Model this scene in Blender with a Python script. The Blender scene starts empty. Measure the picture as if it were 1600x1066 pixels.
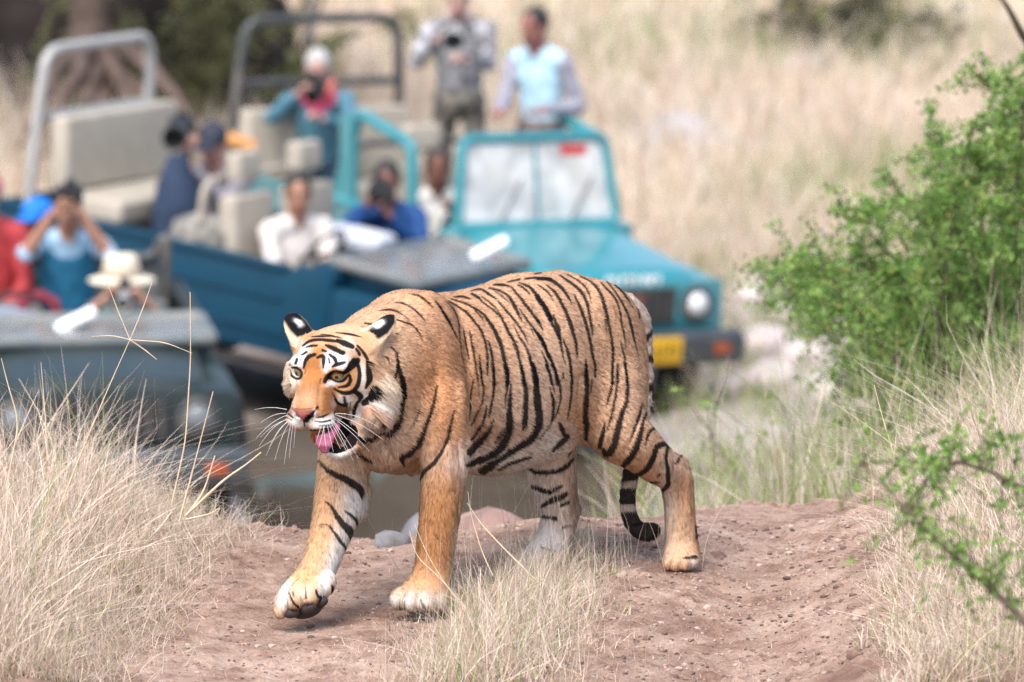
import bpy, bmesh, math, random
import numpy as np
from mathutils import Vector, Matrix, Euler
from mathutils.bvhtree import BVHTree

# ------------------------------------------------------------------ camera, sky, sun, exposure
scene = bpy.context.scene
COL = scene.collection
PITCH = math.radians(10.0)
CAM_Z = 8.86
FOCAL, SENSOR = 300.0, 36.0
KPX = SENSOR / 1600.0 / FOCAL            # radians per photo pixel (photo is 1600 wide)
TIGER_D = 25.6
camd = bpy.data.cameras.new('camera')
cam = bpy.data.objects.new('camera', camd)
COL.objects.link(cam)
cam.location = (0, 0, CAM_Z)
cam.rotation_euler = (math.radians(90) - PITCH, 0, 0)
camd.lens = FOCAL; camd.sensor_width = SENSOR
camd.clip_start = 0.5; camd.clip_end = 2000
camd.dof.use_dof = True
camd.dof.focus_distance = TIGER_D - 0.2
camd.dof.aperture_fstop = 4.1
scene.camera = cam

SUN_EL, SUN_AZ = math.radians(58), math.radians(205)    # azimuth measured from +Y (north) clockwise
world = bpy.data.worlds.new('World'); scene.world = world
world.use_nodes = True
wn = world.node_tree; wn.nodes.clear()
w_out = wn.nodes.new('ShaderNodeOutputWorld'); w_bg = wn.nodes.new('ShaderNodeBackground')
w_sky = wn.nodes.new('ShaderNodeTexSky'); w_sky.sky_type = 'NISHITA'; w_sky.sun_disc = False
w_sky.sun_elevation = SUN_EL; w_sky.sun_rotation = SUN_AZ
w_sky.air_density = 1.2; w_sky.dust_density = 4.0; w_sky.ozone_density = 1.0
w_hsv = wn.nodes.new('ShaderNodeHueSaturation'); w_hsv.inputs['Saturation'].default_value = 1.0
wn.links.new(w_sky.outputs[0], w_hsv.inputs['Color'])
wn.links.new(w_hsv.outputs[0], w_bg.inputs['Color'])
w_bg.inputs['Strength'].default_value = 0.115
wn.links.new(w_bg.outputs[0], w_out.inputs['Surface'])
sund = bpy.data.lights.new('sun', 'SUN'); sund.energy = 1.5; sund.angle = math.radians(35)
sund.color = (1.0, 0.99, 0.98)
sun = bpy.data.objects.new('sun', sund); COL.objects.link(sun)
sdir = Vector((math.sin(SUN_AZ) * math.cos(SUN_EL), math.cos(SUN_AZ) * math.cos(SUN_EL), math.sin(SUN_EL)))
sun.rotation_euler = sdir.to_track_quat('Z', 'Y').to_euler()
sun.location = (0, 20, 30)
scene.view_settings.view_transform = 'Standard'
scene.view_settings.look = 'None'
scene.view_settings.gamma = 1.0
scene.view_settings.use_curve_mapping = False
scene.view_settings.exposure = 1.24
scene.render.engine = 'CYCLES'
scene.cycles.use_denoising = True
scene.cycles.denoising_prefilter = 'NONE'
scene.cycles.max_bounces = 6
scene.cycles.transparent_max_bounces = 8

# ------------------------------------------------------------------ helpers
rng = np.random.default_rng(7)
random.seed(7)
CP, SP = math.cos(PITCH), math.sin(PITCH)
FWD = np.array([0, CP, -SP]); UPV = np.array([0, SP, CP]); RGT = np.array([1.0, 0, 0])
CAMP = np.array([0, 0, CAM_Z])

def at(u, v, d):
    """world point seen at photo pixel (u, v) at view depth d"""
    return CAMP + d * (FWD + (u - 800) * KPX * RGT + (533 - v) * KPX * UPV)

def project(P):
    """world points (n,3) -> photo pixel u, v, depth"""
    q = P - CAMP
    d = q @ FWD
    return 800 + (q @ RGT) / d / KPX, 533 - (q @ UPV) / d / KPX, d

def tag(o, label=None, cat=None, group=None, kind=None):
    if label: o['label'] = label
    if cat: o['category'] = cat
    if group: o['group'] = group
    if kind: o['kind'] = kind
    return o

def empty(name, loc=(0, 0, 0), rot=(0, 0, 0), label=None, cat=None, group=None):
    o = bpy.data.objects.new(name, None); COL.objects.link(o)
    o.location = loc; o.rotation_euler = rot
    o.empty_display_size = 0.1
    return tag(o, label, cat, group)

def link_mesh(name, me, mat=None, parent=None):
    o = bpy.data.objects.new(name, me); COL.objects.link(o)
    if mat is not None:
        for m in (mat if isinstance(mat, (list, tuple)) else [mat]):
            me.materials.append(m)
    if parent is not None: o.parent = parent
    return o

def mesh_np(name, V, F, smooth=True):
    """mesh from numpy arrays; F is (n,3) or (n,4)"""
    me = bpy.data.meshes.new(name)
    V = np.ascontiguousarray(V, dtype=np.float32); F = np.ascontiguousarray(F, dtype=np.int32)
    n, k = F.shape
    me.vertices.add(len(V)); me.vertices.foreach_set('co', V.ravel())
    me.loops.add(n * k); me.loops.foreach_set('vertex_index', F.ravel())
    me.polygons.add(n)
    me.polygons.foreach_set('loop_start', np.arange(0, n * k, k, dtype=np.int32))
    me.update(calc_edges=True)
    me.polygons.foreach_set('use_smooth', np.full(n, bool(smooth)))
    me.validate()
    return me

def set_color(me, C, name='col'):
    a = me.attributes.new(name, 'FLOAT_COLOR', 'POINT')
    C4 = np.ones((len(C), 4), np.float32); C4[:, :3] = C
    a.data.foreach_set('color', C4.ravel())

def lin(r, g, b):
    """sRGB 0-255 -> linear"""
    f = lambda c: (c / 255 / 12.92) if c / 255 <= 0.04045 else ((c / 255 + 0.055) / 1.055) ** 2.4
    return (f(r), f(g), f(b))

MATS = {}
def mat(name, color=(0.5, 0.5, 0.5), rough=0.6, metal=0.0, spec=0.5, var=0.0, scale=20.0, bump=0.0, bscale=60.0,
        attr=None, coat=0.0, trans=0.0, dirt=None, dirt_amt=0.0, dirt_scale=4.0, sheen=0.0):
    if name in MATS: return MATS[name]
    m = bpy.data.materials.new(name); m.use_nodes = True
    nt = m.node_tree; N = nt.nodes; L = nt.links
    b = N['Principled BSDF']
    b.inputs['Roughness'].default_value = rough
    b.inputs['Metallic'].default_value = metal
    b.inputs['Specular IOR Level'].default_value = spec
    if coat: b.inputs['Coat Weight'].default_value = coat
    if trans: b.inputs['Transmission Weight'].default_value = trans
    if sheen: b.inputs['Sheen Weight'].default_value = sheen
    tc = N.new('ShaderNodeTexCoord')
    if attr:
        a = N.new('ShaderNodeAttribute'); a.attribute_name = attr
        c = a.outputs['Color']
    else:
        r = N.new('ShaderNodeRGB'); r.outputs[0].default_value = (*color, 1); c = r.outputs[0]
    if var:
        nz = N.new('ShaderNodeTexNoise'); nz.inputs['Scale'].default_value = scale; nz.inputs['Detail'].default_value = 6
        L.new(tc.outputs['Object'], nz.inputs['Vector'])
        mr = N.new('ShaderNodeMapRange'); mr.inputs['From Min'].default_value = 0.3; mr.inputs['From Max'].default_value = 0.7
        mr.inputs['To Min'].default_value = 1 - var; mr.inputs['To Max'].default_value = 1 + var
        L.new(nz.outputs['Fac'], mr.inputs['Value'])
        mx = N.new('ShaderNodeMix'); mx.data_type = 'RGBA'; mx.blend_type = 'MULTIPLY'; mx.inputs[0].default_value = 1
        L.new(c, mx.inputs[6]); L.new(mr.outputs[0], mx.inputs[7]); c = mx.outputs[2]
    if dirt:
        nz = N.new('ShaderNodeTexNoise'); nz.inputs['Scale'].default_value = dirt_scale; nz.inputs['Detail'].default_value = 8
        nz.inputs['Roughness'].default_value = 0.65
        L.new(tc.outputs['Object'], nz.inputs['Vector'])
        mr = N.new('ShaderNodeMapRange'); mr.inputs['From Min'].default_value = 0.42; mr.inputs['From Max'].default_value = 0.72
        mr.inputs['To Min'].default_value = 0.03; mr.inputs['To Max'].default_value = dirt_amt
        L.new(nz.outputs['Fac'], mr.inputs['Value'])
        mx = N.new('ShaderNodeMix'); mx.data_type = 'RGBA'
        L.new(mr.outputs[0], mx.inputs[0]); L.new(c, mx.inputs[6]); mx.inputs[7].default_value = (*dirt, 1); c = mx.outputs[2]
    L.new(c, b.inputs['Base Color'])
    if bump:
        nz = N.new('ShaderNodeTexNoise'); nz.inputs['Scale'].default_value = bscale; nz.inputs['Detail'].default_value = 5
        L.new(tc.outputs['Object'], nz.inputs['Vector'])
        bp = N.new('ShaderNodeBump'); bp.inputs['Strength'].default_value = bump; bp.inputs['Distance'].default_value = 0.01
        L.new(nz.outputs['Fac'], bp.inputs['Height']); L.new(bp.outputs[0], b.inputs['Normal'])
    MATS[name] = m
    return m

# ------------------------------------------------------------------ value noise (numpy)
_perm = np.random.default_rng(3).random((64, 64, 64)).astype(np.float32)
def vnoise(x, y, z=0.0):
    x = np.asarray(x, dtype=np.float64); y = np.asarray(y, dtype=np.float64); z = np.asarray(z, dtype=np.float64) + 0 * x
    xi, yi, zi = np.floor(x).astype(int), np.floor(y).astype(int), np.floor(z).astype(int)
    fx, fy, fz = x - xi, y - yi, z - zi
    fx = fx * fx * (3 - 2 * fx); fy = fy * fy * (3 - 2 * fy); fz = fz * fz * (3 - 2 * fz)
    g = lambda a, b, c: _perm[(xi + a) & 63, (yi + b) & 63, (zi + c) & 63]
    r0 = (g(0, 0, 0) * (1 - fx) + g(1, 0, 0) * fx) * (1 - fy) + (g(0, 1, 0) * (1 - fx) + g(1, 1, 0) * fx) * fy
    r1 = (g(0, 0, 1) * (1 - fx) + g(1, 0, 1) * fx) * (1 - fy) + (g(0, 1, 1) * (1 - fx) + g(1, 1, 1) * fx) * fy
    return r0 * (1 - fz) + r1 * fz
def fbm(x, y, z=0.0, o=4):
    s, a, t = 0, 1.0, 0
    for i in range(o):
        f = 2.0 ** i
        s = s + a * vnoise(np.asarray(x) * f + 7.3 * i, np.asarray(y) * f + 3.1 * i, np.asarray(z) * f + 1.7 * i); t += a; a *= 0.5
    return s / t

# ------------------------------------------------------------------ signed-distance modelling
class Field:
    def __init__(self, xs, ys, zs):
        self.x, self.y, self.z = [np.asarray(a, dtype=np.float32) for a in (xs, ys, zs)]
        self.D = np.full((len(xs), len(ys), len(zs)), 9.0, np.float32)
        self.prims = []
    def box(self, lo, hi):
        r = []
        for a, l, h in ((self.x, lo[0], hi[0]), (self.y, lo[1], hi[1]), (self.z, lo[2], hi[2])):
            r.append((max(0, int(np.searchsorted(a, l)) - 1), min(len(a), int(np.searchsorted(a, h)) + 1)))
        return r
    def apply(self, prim, k, mode='add'):
        lo, hi = prim['lo'] - k - 0.012, prim['hi'] + k + 0.012
        (i0, i1), (j0, j1), (k0, k1) = self.box(lo, hi)
        if i1 <= i0 or j1 <= j0 or k1 <= k0: return
        X = self.x[i0:i1, None, None]; Y = self.y[None, j0:j1, None]; Z = self.z[None, None, k0:k1]
        d = prim['f'](X, Y, Z).astype(np.float32)
        A = self.D[i0:i1, j0:j1, k0:k1]
        if mode == 'add':
            h = np.maximum(k - np.abs(A - d), 0) / k if k > 0 else 0
            self.D[i0:i1, j0:j1, k0:k1] = np.minimum(A, d) - h * h * k * 0.25
        else:
            d = -d
            h = np.maximum(k - np.abs(A - d), 0) / k if k > 0 else 0
            self.D[i0:i1, j0:j1, k0:k1] = np.maximum(A, d) + h * h * k * 0.25
        if mode == 'add': self.prims.append(prim)
    def mesh(self):
        """naive surface nets"""
        D = self.D; S = D < 0
        nx, ny, nz = D.shape
        c = S[:-1, :-1, :-1].astype(np.uint8)
        for a, b, e in ((1, 0, 0), (0, 1, 0), (0, 0, 1), (1, 1, 0), (1, 0, 1), (0, 1, 1), (1, 1, 1)):
            c = c + S[a:nx - 1 + a, b:ny - 1 + b, e:nz - 1 + e]
        act = np.argwhere((c > 0) & (c < 8)); del c
        idx = np.full((nx - 1, ny - 1, nz - 1), -1, np.int32)
        idx[act[:, 0], act[:, 1], act[:, 2]] = np.arange(len(act))
        offs = [(a, b, e) for a in (0, 1) for b in (0, 1) for e in (0, 1)]
        val = np.stack([D[act[:, 0] + a, act[:, 1] + b, act[:, 2] + e] for a, b, e in offs], 1)
        pos = np.zeros((len(act), 3)); cnt = np.zeros(len(act))
        for p in range(8):
            for q in range(p + 1, 8):
                df = [abs(offs[p][i] - offs[q][i]) for i in range(3)]
                if sum(df) != 1: continue
                va, vb = val[:, p], val[:, q]
                m = (va < 0) != (vb < 0)
                t = np.where(m, va / np.where(m, va - vb, 1), 0)
                for i in range(3):
                    pos[:, i] += np.where(m, offs[p][i] + t * (offs[q][i] - offs[p][i]), 0)
                cnt += m
        pos /= cnt[:, None]
        V = np.empty_like(pos)
        for i, g in enumerate((self.x, self.y, self.z)):
            gi = act[:, i]; V[:, i] = g[gi] + pos[:, i] * (g[gi + 1] - g[gi])
        F = []
        for ax in range(3):
            sl0 = [slice(None)] * 3; sl1 = [slice(None)] * 3
            sl0[ax] = slice(0, -1); sl1[ax] = slice(1, None)
            E = S[tuple(sl0)] != S[tuple(sl1)]
            e = np.argwhere(E)
            o1, o2 = [(1, 2), (2, 0), (0, 1)][ax]
            ok = (e[:, o1] > 0) & (e[:, o2] > 0) & (e[:, o1] < D.shape[o1] - 1) & (e[:, o2] < D.shape[o2] - 1)
            e = e[ok]
            s = S[e[:, 0], e[:, 1], e[:, 2]]
            def cell(d1, d2):
                t = e.copy(); t[:, o1] -= d1; t[:, o2] -= d2
                return idx[t[:, 0], t[:, 1], t[:, 2]]
            q = np.stack([cell(1, 1), cell(0, 1), cell(0, 0), cell(1, 0)], 1)
            q = np.where(s[:, None], q, q[:, ::-1])
            F.append(q)
        F = np.concatenate(F)
        F = F[(F >= 0).all(1)]
        return V, F
    def parts(self, V, chunk=None):
        """index of the part tag nearest to each vertex"""
        best = np.full(len(V), 9.0); part = np.zeros(len(V), np.int32)
        for p in self.prims:
            lo, hi = p['lo'] - 0.05, p['hi'] + 0.05
            m = ((V > lo) & (V < hi)).all(1)
            if not m.any(): continue
            ii = np.nonzero(m)[0]
            q = V[ii]
            d = p['f'](q[:, 0], q[:, 1], q[:, 2])
            b = d < best[ii]
            best[ii[b]] = d[b]; part[ii[b]] = p['tag']
        return part

def cone(p0, p1, r0, r1, tag=0):
    p0, p1 = np.array(p0, float), np.array(p1, float)
    ba = p1 - p0; L2 = max(float(ba @ ba), 1e-12)
    def f(X, Y, Z):
        x, y, z = X - p0[0], Y - p0[1], Z - p0[2]
        t = np.clip((x * ba[0] + y * ba[1] + z * ba[2]) / L2, 0, 1)
        return np.sqrt((x - t * ba[0]) ** 2 + (y - t * ba[1]) ** 2 + (z - t * ba[2]) ** 2) - (r0 + t * (r1 - r0))
    R = max(r0, r1)
    return dict(f=f, lo=np.minimum(p0, p1) - R, hi=np.maximum(p0, p1) + R, tag=tag)

def ell(c, A, r, tag=0):
    """ellipsoid, A rows are its axes, r radii"""
    c = np.array(c, float); A = np.array(A, float); r = np.array(r, float)
    def f(X, Y, Z):
        x, y, z = X - c[0], Y - c[1], Z - c[2]
        q = [(x * A[i, 0] + y * A[i, 1] + z * A[i, 2]) for i in range(3)]
        k0 = np.sqrt(sum((q[i] / r[i]) ** 2 for i in range(3)))
        k1 = np.sqrt(sum((q[i] / r[i] ** 2) ** 2 for i in range(3))) + 1e-9
        return k0 * (k0 - 1) / k1
    ext = np.sqrt(((A * r[:, None]) ** 2).sum(0))
    return dict(f=f, lo=c - ext, hi=c + ext, tag=tag)

def ellcone(p0, p1, ax1, ax2, ra, rb, tag=0):
    """segment swept by an ellipse with radii ra=(r along ax1, r along ax2) at p0 and rb at p1"""
    p0, p1, ax1, ax2 = [np.array(a, float) for a in (p0, p1, ax1, ax2)]
    ba = p1 - p0; L2 = float(ba @ ba); ax3 = np.cross(ax1, ax2)
    def f(X, Y, Z):
        x, y, z = X - p0[0], Y - p0[1], Z - p0[2]
        t = np.clip((x * ba[0] + y * ba[1] + z * ba[2]) / L2, 0, 1)
        x = x - t * ba[0]; y = y - t * ba[1]; z = z - t * ba[2]
        r1 = ra[0] + t * (rb[0] - ra[0]); r2 = ra[1] + t * (rb[1] - ra[1]); r3 = np.minimum(r1, r2)
        q1 = x * ax1[0] + y * ax1[1] + z * ax1[2]; q2 = x * ax2[0] + y * ax2[1] + z * ax2[2]; q3 = x * ax3[0] + y * ax3[1] + z * ax3[2]
        k0 = np.sqrt((q1 / r1) ** 2 + (q2 / r2) ** 2 + (q3 / r3) ** 2)
        k1 = np.sqrt((q1 / r1 ** 2) ** 2 + (q2 / r2 ** 2) ** 2 + (q3 / r3 ** 2) ** 2) + 1e-9
        return k0 * (k0 - 1) / k1
    R = max(*ra, *rb)
    return dict(f=f, lo=np.minimum(p0, p1) - R, hi=np.maximum(p0, p1) + R, tag=tag)

def norm(a):
    a = np.array(a, float); return a / np.linalg.norm(a)
FUR_COUNT = 420000
# ------------------------------------------------------------------ vehicle places (needed by the ground)
def fl(psi):
    p = math.radians(psi); return np.array([math.sin(p), -math.cos(p)]), np.array([math.cos(p), math.sin(p)])
def jeep_place(front_wheel_uvd, which, psi, gx, gy, name):
    """place from the contact point of one front wheel (which = +1 left, -1 right)"""
    f, l = fl(psi); w = at(*front_wheel_uvd)
    c = w[:2] - 1.19 * f - which * .62 * l
    z = w[2] + gx * (c[0] - w[0]) + gy * (c[1] - w[1])
    return dict(c=c, z=z, f=f, l=l, gx=gx, gy=gy, psi=psi)
JA = jeep_place((322, 825, 47.5), 1, 9, -.01, .0, 'A')
JB = jeep_place((655, 716, 51.2), -1, 60, -.125, .02, 'B')
JC = jeep_place((1012, 622, 54.4), 1, 35, -.085, .01, 'C')
JC['z'] -= .07; JC['tyre'] = .415
WATER_Z = -.745

# ------------------------------------------------------------------ ground
PY = np.array([0, 20, 22, 23.6, 26.2, 26.7, 27.6, 30, 36, 42, 45.5, 48, 52, 56, 64, 94, 200, 420.])
PZ = np.array([2.6, 3.5, 3.61, 3.645, 3.605, 3.55, 3.33, 2.72, 1.22, -.16, -.55, -.7, -.78, -.85, -.5, 2.3, 15, 43.])
ROAD_Z = 3.63
def ground_z(x, y, fine=True):
    x = np.asarray(x, float); y = np.asarray(y, float)
    near = 1 / (1 + np.exp((y - 33) / 1.2))
    off = near * (.62 / (1 + np.exp(-(x - .62) / .20)) + .05 * np.sin(x * 3.1) + .05 * np.sin(x * 7.7 + 1))
    yy = np.where(y > 24.5, y - off * np.clip((y - 24.5) / 1.5, 0, 1), y)
    z = (np.interp(yy - .16, PY, PZ) + np.interp(yy, PY, PZ) + np.interp(yy + .16, PY, PZ)) / 3
    z = z - .36 * np.exp(-((x + .40) / 1.25) ** 4 - ((y - 48.2) / 2.4) ** 4)
    # level stands under the vehicles
    ws, zs = 0, 0
    for J in (JA, JB, JC):
        rx, ry = x - J['c'][0], y - J['c'][1]
        a, b = rx * J['f'][0] + ry * J['f'][1], rx * J['l'][0] + ry * J['l'][1]
        d = np.hypot(np.maximum(np.abs(a) - 1.6, 0), np.maximum(np.abs(b) - .7, 0))
        w = np.exp(-(d / .45) ** 2); ws = ws + w; zs = zs + w * (J['z'] + J['gx'] * rx + J['gy'] * ry)
    z = np.where(ws > 1, zs / np.maximum(ws, 1e-6), z * (1 - np.minimum(ws, 1)) + zs)
    # track: two ruts, grassy middle, banks
    sh = (y - 25) * .10
    xs = x - sh
    road = near
    z = z + road * (.014 * np.exp(-((xs - .02) / .17) ** 2) - .018 * np.exp(-((xs + .62) / .22) ** 2) - .045 * np.exp(-((xs - .70) / .20) ** 2))
    z = z + road * (.07 / (1 + np.exp((xs + 1.14) / .06)) + .15 / (1 + np.exp(-(xs - 1.08) / .11)))
    z = z + road * .030 * (fbm(x * 2.2, y * 2.2, 3) - .5)
    far = 1 - near
    z = z + far * ((fbm(x * .25, y * .25, 9) - .5) * np.clip((y - 54) / 12, 0, 1) * 1.1 + (fbm(x * 1.3, y * 1.3, 5) - .5) * .10)
    if fine:
        z = z + road * (.016 * (fbm(x * 11, y * 11, 1) - .5) + .015 * (fbm(x * 45, y * 45, 2, 3) - .5)
                        + .011 * np.clip(fbm(x * 26, y * 26, 6, 2) - .62, 0, 1) * 6 * (vnoise(x * 3, y * 3, 8) > .45))
    return z
gxs = np.concatenate([-np.geomspace(200, 1.9, 46), np.arange(-1.8, 1.8, .010), np.geomspace(1.9, 200, 46)])
gys = np.concatenate([np.linspace(-30, 22, 20), np.linspace(22.4, 23.6, 8), np.arange(23.7, 27.6, .0085), np.linspace(27.7, 40, 70), np.arange(40.1, 70, .17), np.geomspace(70.5, 420, 60)])
X, Y = np.meshgrid(gxs, gys, indexing='ij')
V = np.stack([X.ravel(), Y.ravel(), ground_z(X.ravel(), Y.ravel())], 1)
nx, ny = X.shape
ii, jj = np.meshgrid(np.arange(nx - 1), np.arange(ny - 1), indexing='ij')
q = (ii * ny + jj).ravel()
F = np.stack([q, q + ny, q + ny + 1, q + 1], 1)
g_me = mesh_np('ground', V, F)

m = bpy.data.materials.new('ground'); m.use_nodes = True; MATS['ground'] = m
N, L = m.node_tree.nodes, m.node_tree.links
b = N['Principled BSDF']; b.inputs['Roughness'].default_value = .95; b.inputs['Specular IOR Level'].default_value = .15
geo = N.new('ShaderNodeNewGeometry')
def noise(scale, detail=6, rough=.55, vec=None):
    n = N.new('ShaderNodeTexNoise'); n.inputs['Scale'].default_value = scale; n.inputs['Detail'].default_value = detail; n.inputs['Roughness'].default_value = rough
    L.new(vec or geo.outputs['Position'], n.inputs['Vector']); return n.outputs['Fac']
def ramp(fac, stops):
    r = N.new('ShaderNodeValToRGB'); e = r.color_ramp.elements
    while len(e) < len(stops): e.new(.5)
    for el, (p, c) in zip(e, stops): el.position = p; el.color = (*c, 1)
    L.new(fac, r.inputs[0]); return r.outputs['Color']
def mixc(f, a, bb, mode='MIX'):
    x = N.new('ShaderNodeMix'); x.data_type = 'RGBA'; x.blend_type = mode
    if isinstance(f, (int, float)): x.inputs[0].default_value = f
    else: L.new(f, x.inputs[0])
    L.new(a, x.inputs[6]); L.new(bb, x.inputs[7]); return x.outputs[2]
soil = ramp(noise(9, 8, .62), [(.30, (.20, .122, .092)), (.5, (.345, .24, .19)), (.72, (.45, .34, .28))])
grit = ramp(noise(120, 4, .7), [(.32, (.55, .52, .50)), (.5, (1, 1, 1)), (.75, (1.12, 1.1, 1.08))])
soil = mixc(1.0, soil, grit, 'MULTIPLY')
dry = ramp(noise(.7, 8, .65), [(.30, (.33, .275, .20)), (.5, (.46, .39, .31)), (.7, (.52, .46, .39))])
river = ramp(noise(1.6, 9, .7), [(.3, (.22, .18, .165)), (.5, (.36, .305, .285)), (.7, (.46, .41, .40))])
sep = N.new('ShaderNodeSeparateXYZ'); L.new(geo.outputs['Position'], sep.inputs[0])
def mr(v, a, bb):
    x = N.new('ShaderNodeMapRange'); x.interpolation_type = 'SMOOTHSTEP'; x.inputs['From Min'].default_value = min(a, bb); x.inputs['From Max'].default_value = max(a, bb)
    if a > bb: x.inputs['To Min'].default_value = 1; x.inputs['To Max'].default_value = 0
    L.new(v, x.inputs['Value']); return x.outputs[0]
patch = ramp(noise(1.7, 5, .6), [(.34, (.62, .55, .52)), (.5, (.92, .90, .89)), (.62, (1.06, 1.06, 1.06))])
soil = mixc(1.0, soil, patch, 'MULTIPLY')
c = mixc(mr(sep.outputs['Y'], 28, 36), soil, river)
c = mixc(mr(sep.outputs['Y'], 56, 61), c, dry)
shade_mud = ramp(noise(3, 6, .6), [(.3, (.055, .044, .035)), (.7, (.10, .082, .066))])
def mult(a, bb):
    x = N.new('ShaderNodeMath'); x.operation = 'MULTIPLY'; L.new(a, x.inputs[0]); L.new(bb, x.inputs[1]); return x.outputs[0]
shade_mask = mult(mult(mr(sep.outputs['Z'], -.48, -.62), mr(sep.outputs['X'], .75, .25)), mult(mr(sep.outputs['Y'], 42, 44), mr(sep.outputs['Y'], 56, 53)))
shade_mask = mult(shade_mask, mr(sep.outputs['X'], -3.0, -2.2))
c = mixc(shade_mask, c, shade_mud)  # shade beneath the deep teal jeep painted into the ground as dark brown
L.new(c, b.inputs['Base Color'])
bp = N.new('ShaderNodeBump'); bp.inputs['Strength'].default_value = .55; bp.inputs['Distance'].default_value = .012
L.new(noise(85, 8, .7), bp.inputs['Height']); L.new(bp.outputs[0], b.inputs['Normal'])
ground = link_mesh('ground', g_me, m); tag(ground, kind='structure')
def gz(x, y): return float(ground_z(np.array([x]), np.array([y]))[0])
def on_ground(u, v, d0=24.0, d1=120.0, n=1200):
    """first ground hit of the sight line through photo pixel (u, v)"""
    d = np.linspace(d0, d1, n); P = CAMP + d[:, None] * (FWD + (u - 800) * KPX * RGT + (533 - v) * KPX * UPV)
    g = ground_z(P[:, 0], P[:, 1], False); k = np.nonzero(P[:, 2] < g)[0]
    return P[k[0]] if len(k) else P[-1]

# muddy pool in front of the jeeps
wx, wy = np.meshgrid(np.linspace(-2.4, 1.5, 60), np.linspace(44.6, 53.0, 80), indexing='ij')
wv = np.stack([wx.ravel(), wy.ravel(), WATER_Z + .006 * (fbm(wx.ravel() * 3, wy.ravel() * 3, 4) - .5)], 1)
k = (np.arange(59)[:, None] * 80 + np.arange(79)[None]).ravel()
wm = mat('muddy water', (.10, .08, .06), .06, spec=.5, var=.2, scale=1.5, bump=.12, bscale=5)
wf = np.stack([k, k + 80, k + 81, k + 1], 1)
wc = wv[wf].mean(1); wf = wf[wc[:, 1] < 51.5 - .577 * (wc[:, 0] + 1.0)]          # sheet carried on under the deep teal jeep to darken the shade there
tag(link_mesh('water', mesh_np('water', wv, wf), wm), kind='structure')
# ------------------------------------------------------------------ the tiger
# local frame: a right, b up, c away from the camera (metres), origin at photo point (700, 700) at TIGER_D
TS = TIGER_D * KPX
TO = at(700, 700, TIGER_D)
def T(u, v, w):
    c = w * TS; d = TIGER_D + c
    return np.array([((u - 800) * d - (700 - 800) * TIGER_D) * KPX, ((533 - v) * d - (533 - 700) * TIGER_D) * KPX, c])
TM = np.stack([RGT, UPV, FWD])                     # rows: local axes in world
def t2w(P): return TO + P @ TM
BF = norm((-.64, -.134, -.758)); BL = norm((.77, -.111, -.63)); BU = norm((0, .985, -.174))
BL = norm(BL - (BL @ BF) * BF); BU = norm(BU - (BU @ BF) * BF - (BU @ BL) * BL)
HF = norm((-.42, -.40, -.815)); HL = norm((.885, -.15, -.45)); HL = norm(HL - (HL @ HF) * HF)
HU = np.cross(HF, HL); HU = HU if HU[1] > 0 else -HU
HO = T(522, 569, -140)
HA = np.stack([HF, HL, HU])
def H(f, l, u): return HO + (f * HF + l * HL + u * HU) * TS
R = lambda *r: tuple(x * TS for x in r)
BODY, HEAD, FR, HR, TAIL, EAR = 0, 1, 2, 3, 4, 5

def axis(segs):
    """grid coordinates: list of (start, end, step)"""
    o = []
    for s, e, st in segs: o += list(np.arange(s, e, st))
    return np.array(o)
hx0, hx1 = T(432, 0, -140)[0], T(625, 0, -140)[0]
hz0, hz1 = T(0, 722, -140)[1], T(0, 482, -140)[1]
GX = axis([(hx0 - .03, hx1, .0026), (hx1, T(1105, 0, 300)[0] + .03, .0042)])
GY = axis([(T(0, 985, -120)[1], hz0, .0040), (hz0, hz1, .0026), (hz1, T(0, 405, 300)[1], .0042)])
GZ = axis([(-290 * TS, -55 * TS, .0027), (-55 * TS, 480 * TS, .0045)])
fld = Field(GX, GY, GZ)
def add(prim, k=30): fld.apply(prim, k * TS)
def limb(pts, tg, k=12, k0=None):
    if len(pts) > 2:                                  # smooth the chain of radii and joints
        P_ = [np.array(p, float) for p in pts]; out = [pts[0]]
        for i in range(len(P_) - 1):
            p0, p1, p2, p3 = P_[max(i - 1, 0)], P_[i], P_[i + 1], P_[min(i + 2, len(P_) - 1)]
            for t in (1/3, 2/3, 1):
                out.append(tuple(.5 * (2 * p1 + (p2 - p0) * t + (2 * p0 - 5 * p1 + 4 * p2 - p3) * t * t + (3 * p1 - p0 - 3 * p2 + p3) * t ** 3)))
        pts = out; k = k * .6
    for i in range(len(pts) - 1):
        a, b = pts[i], pts[i + 1]
        add(cone(T(*a[:3]), T(*b[:3]), a[3] * TS, b[3] * TS, tg), (k0 if (i == 0 and k0 is not None) else k))
def tor(pts, k=40, tg=BODY):
    for i in range(len(pts) - 1):
        a, b = pts[i], pts[i + 1]
        add(ellcone(T(*a[:3]), T(*b[:3]), BU, BL, R(a[3], a[4]), R(b[3], b[4]), tg), k)

# trunk
tor([(600, 618, -10, 118, 78), (640, 604, 48, 130, 92), (700, 598, 120, 133, 104), (765, 594, 190, 141, 118),
     (825, 576, 262, 145, 116), (880, 558, 325, 129, 100), (912, 550, 365, 108, 82)], 40)
add(ell(T(640, 520, 30), np.stack([BF, BL, BU]), R(60, 60, 58), BODY), 40)      # withers
add(ell(T(668, 545, -5), np.stack([BF, BL, BU]), R(62, 34, 88), BODY), 24)      # near shoulder blade
add(ell(T(672, 630, -40), np.stack([BF, BL, BU]), R(58, 44, 80), BODY), 30)     # near shoulder
add(ell(T(560, 640, 50), np.stack([BF, BL, BU]), R(56, 44, 90), FR), 40)        # far shoulder
add(ell(T(600, 668, -50), np.stack([BF, BL, BU]), R(46, 66, 66), BODY), 30)     # breast
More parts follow.
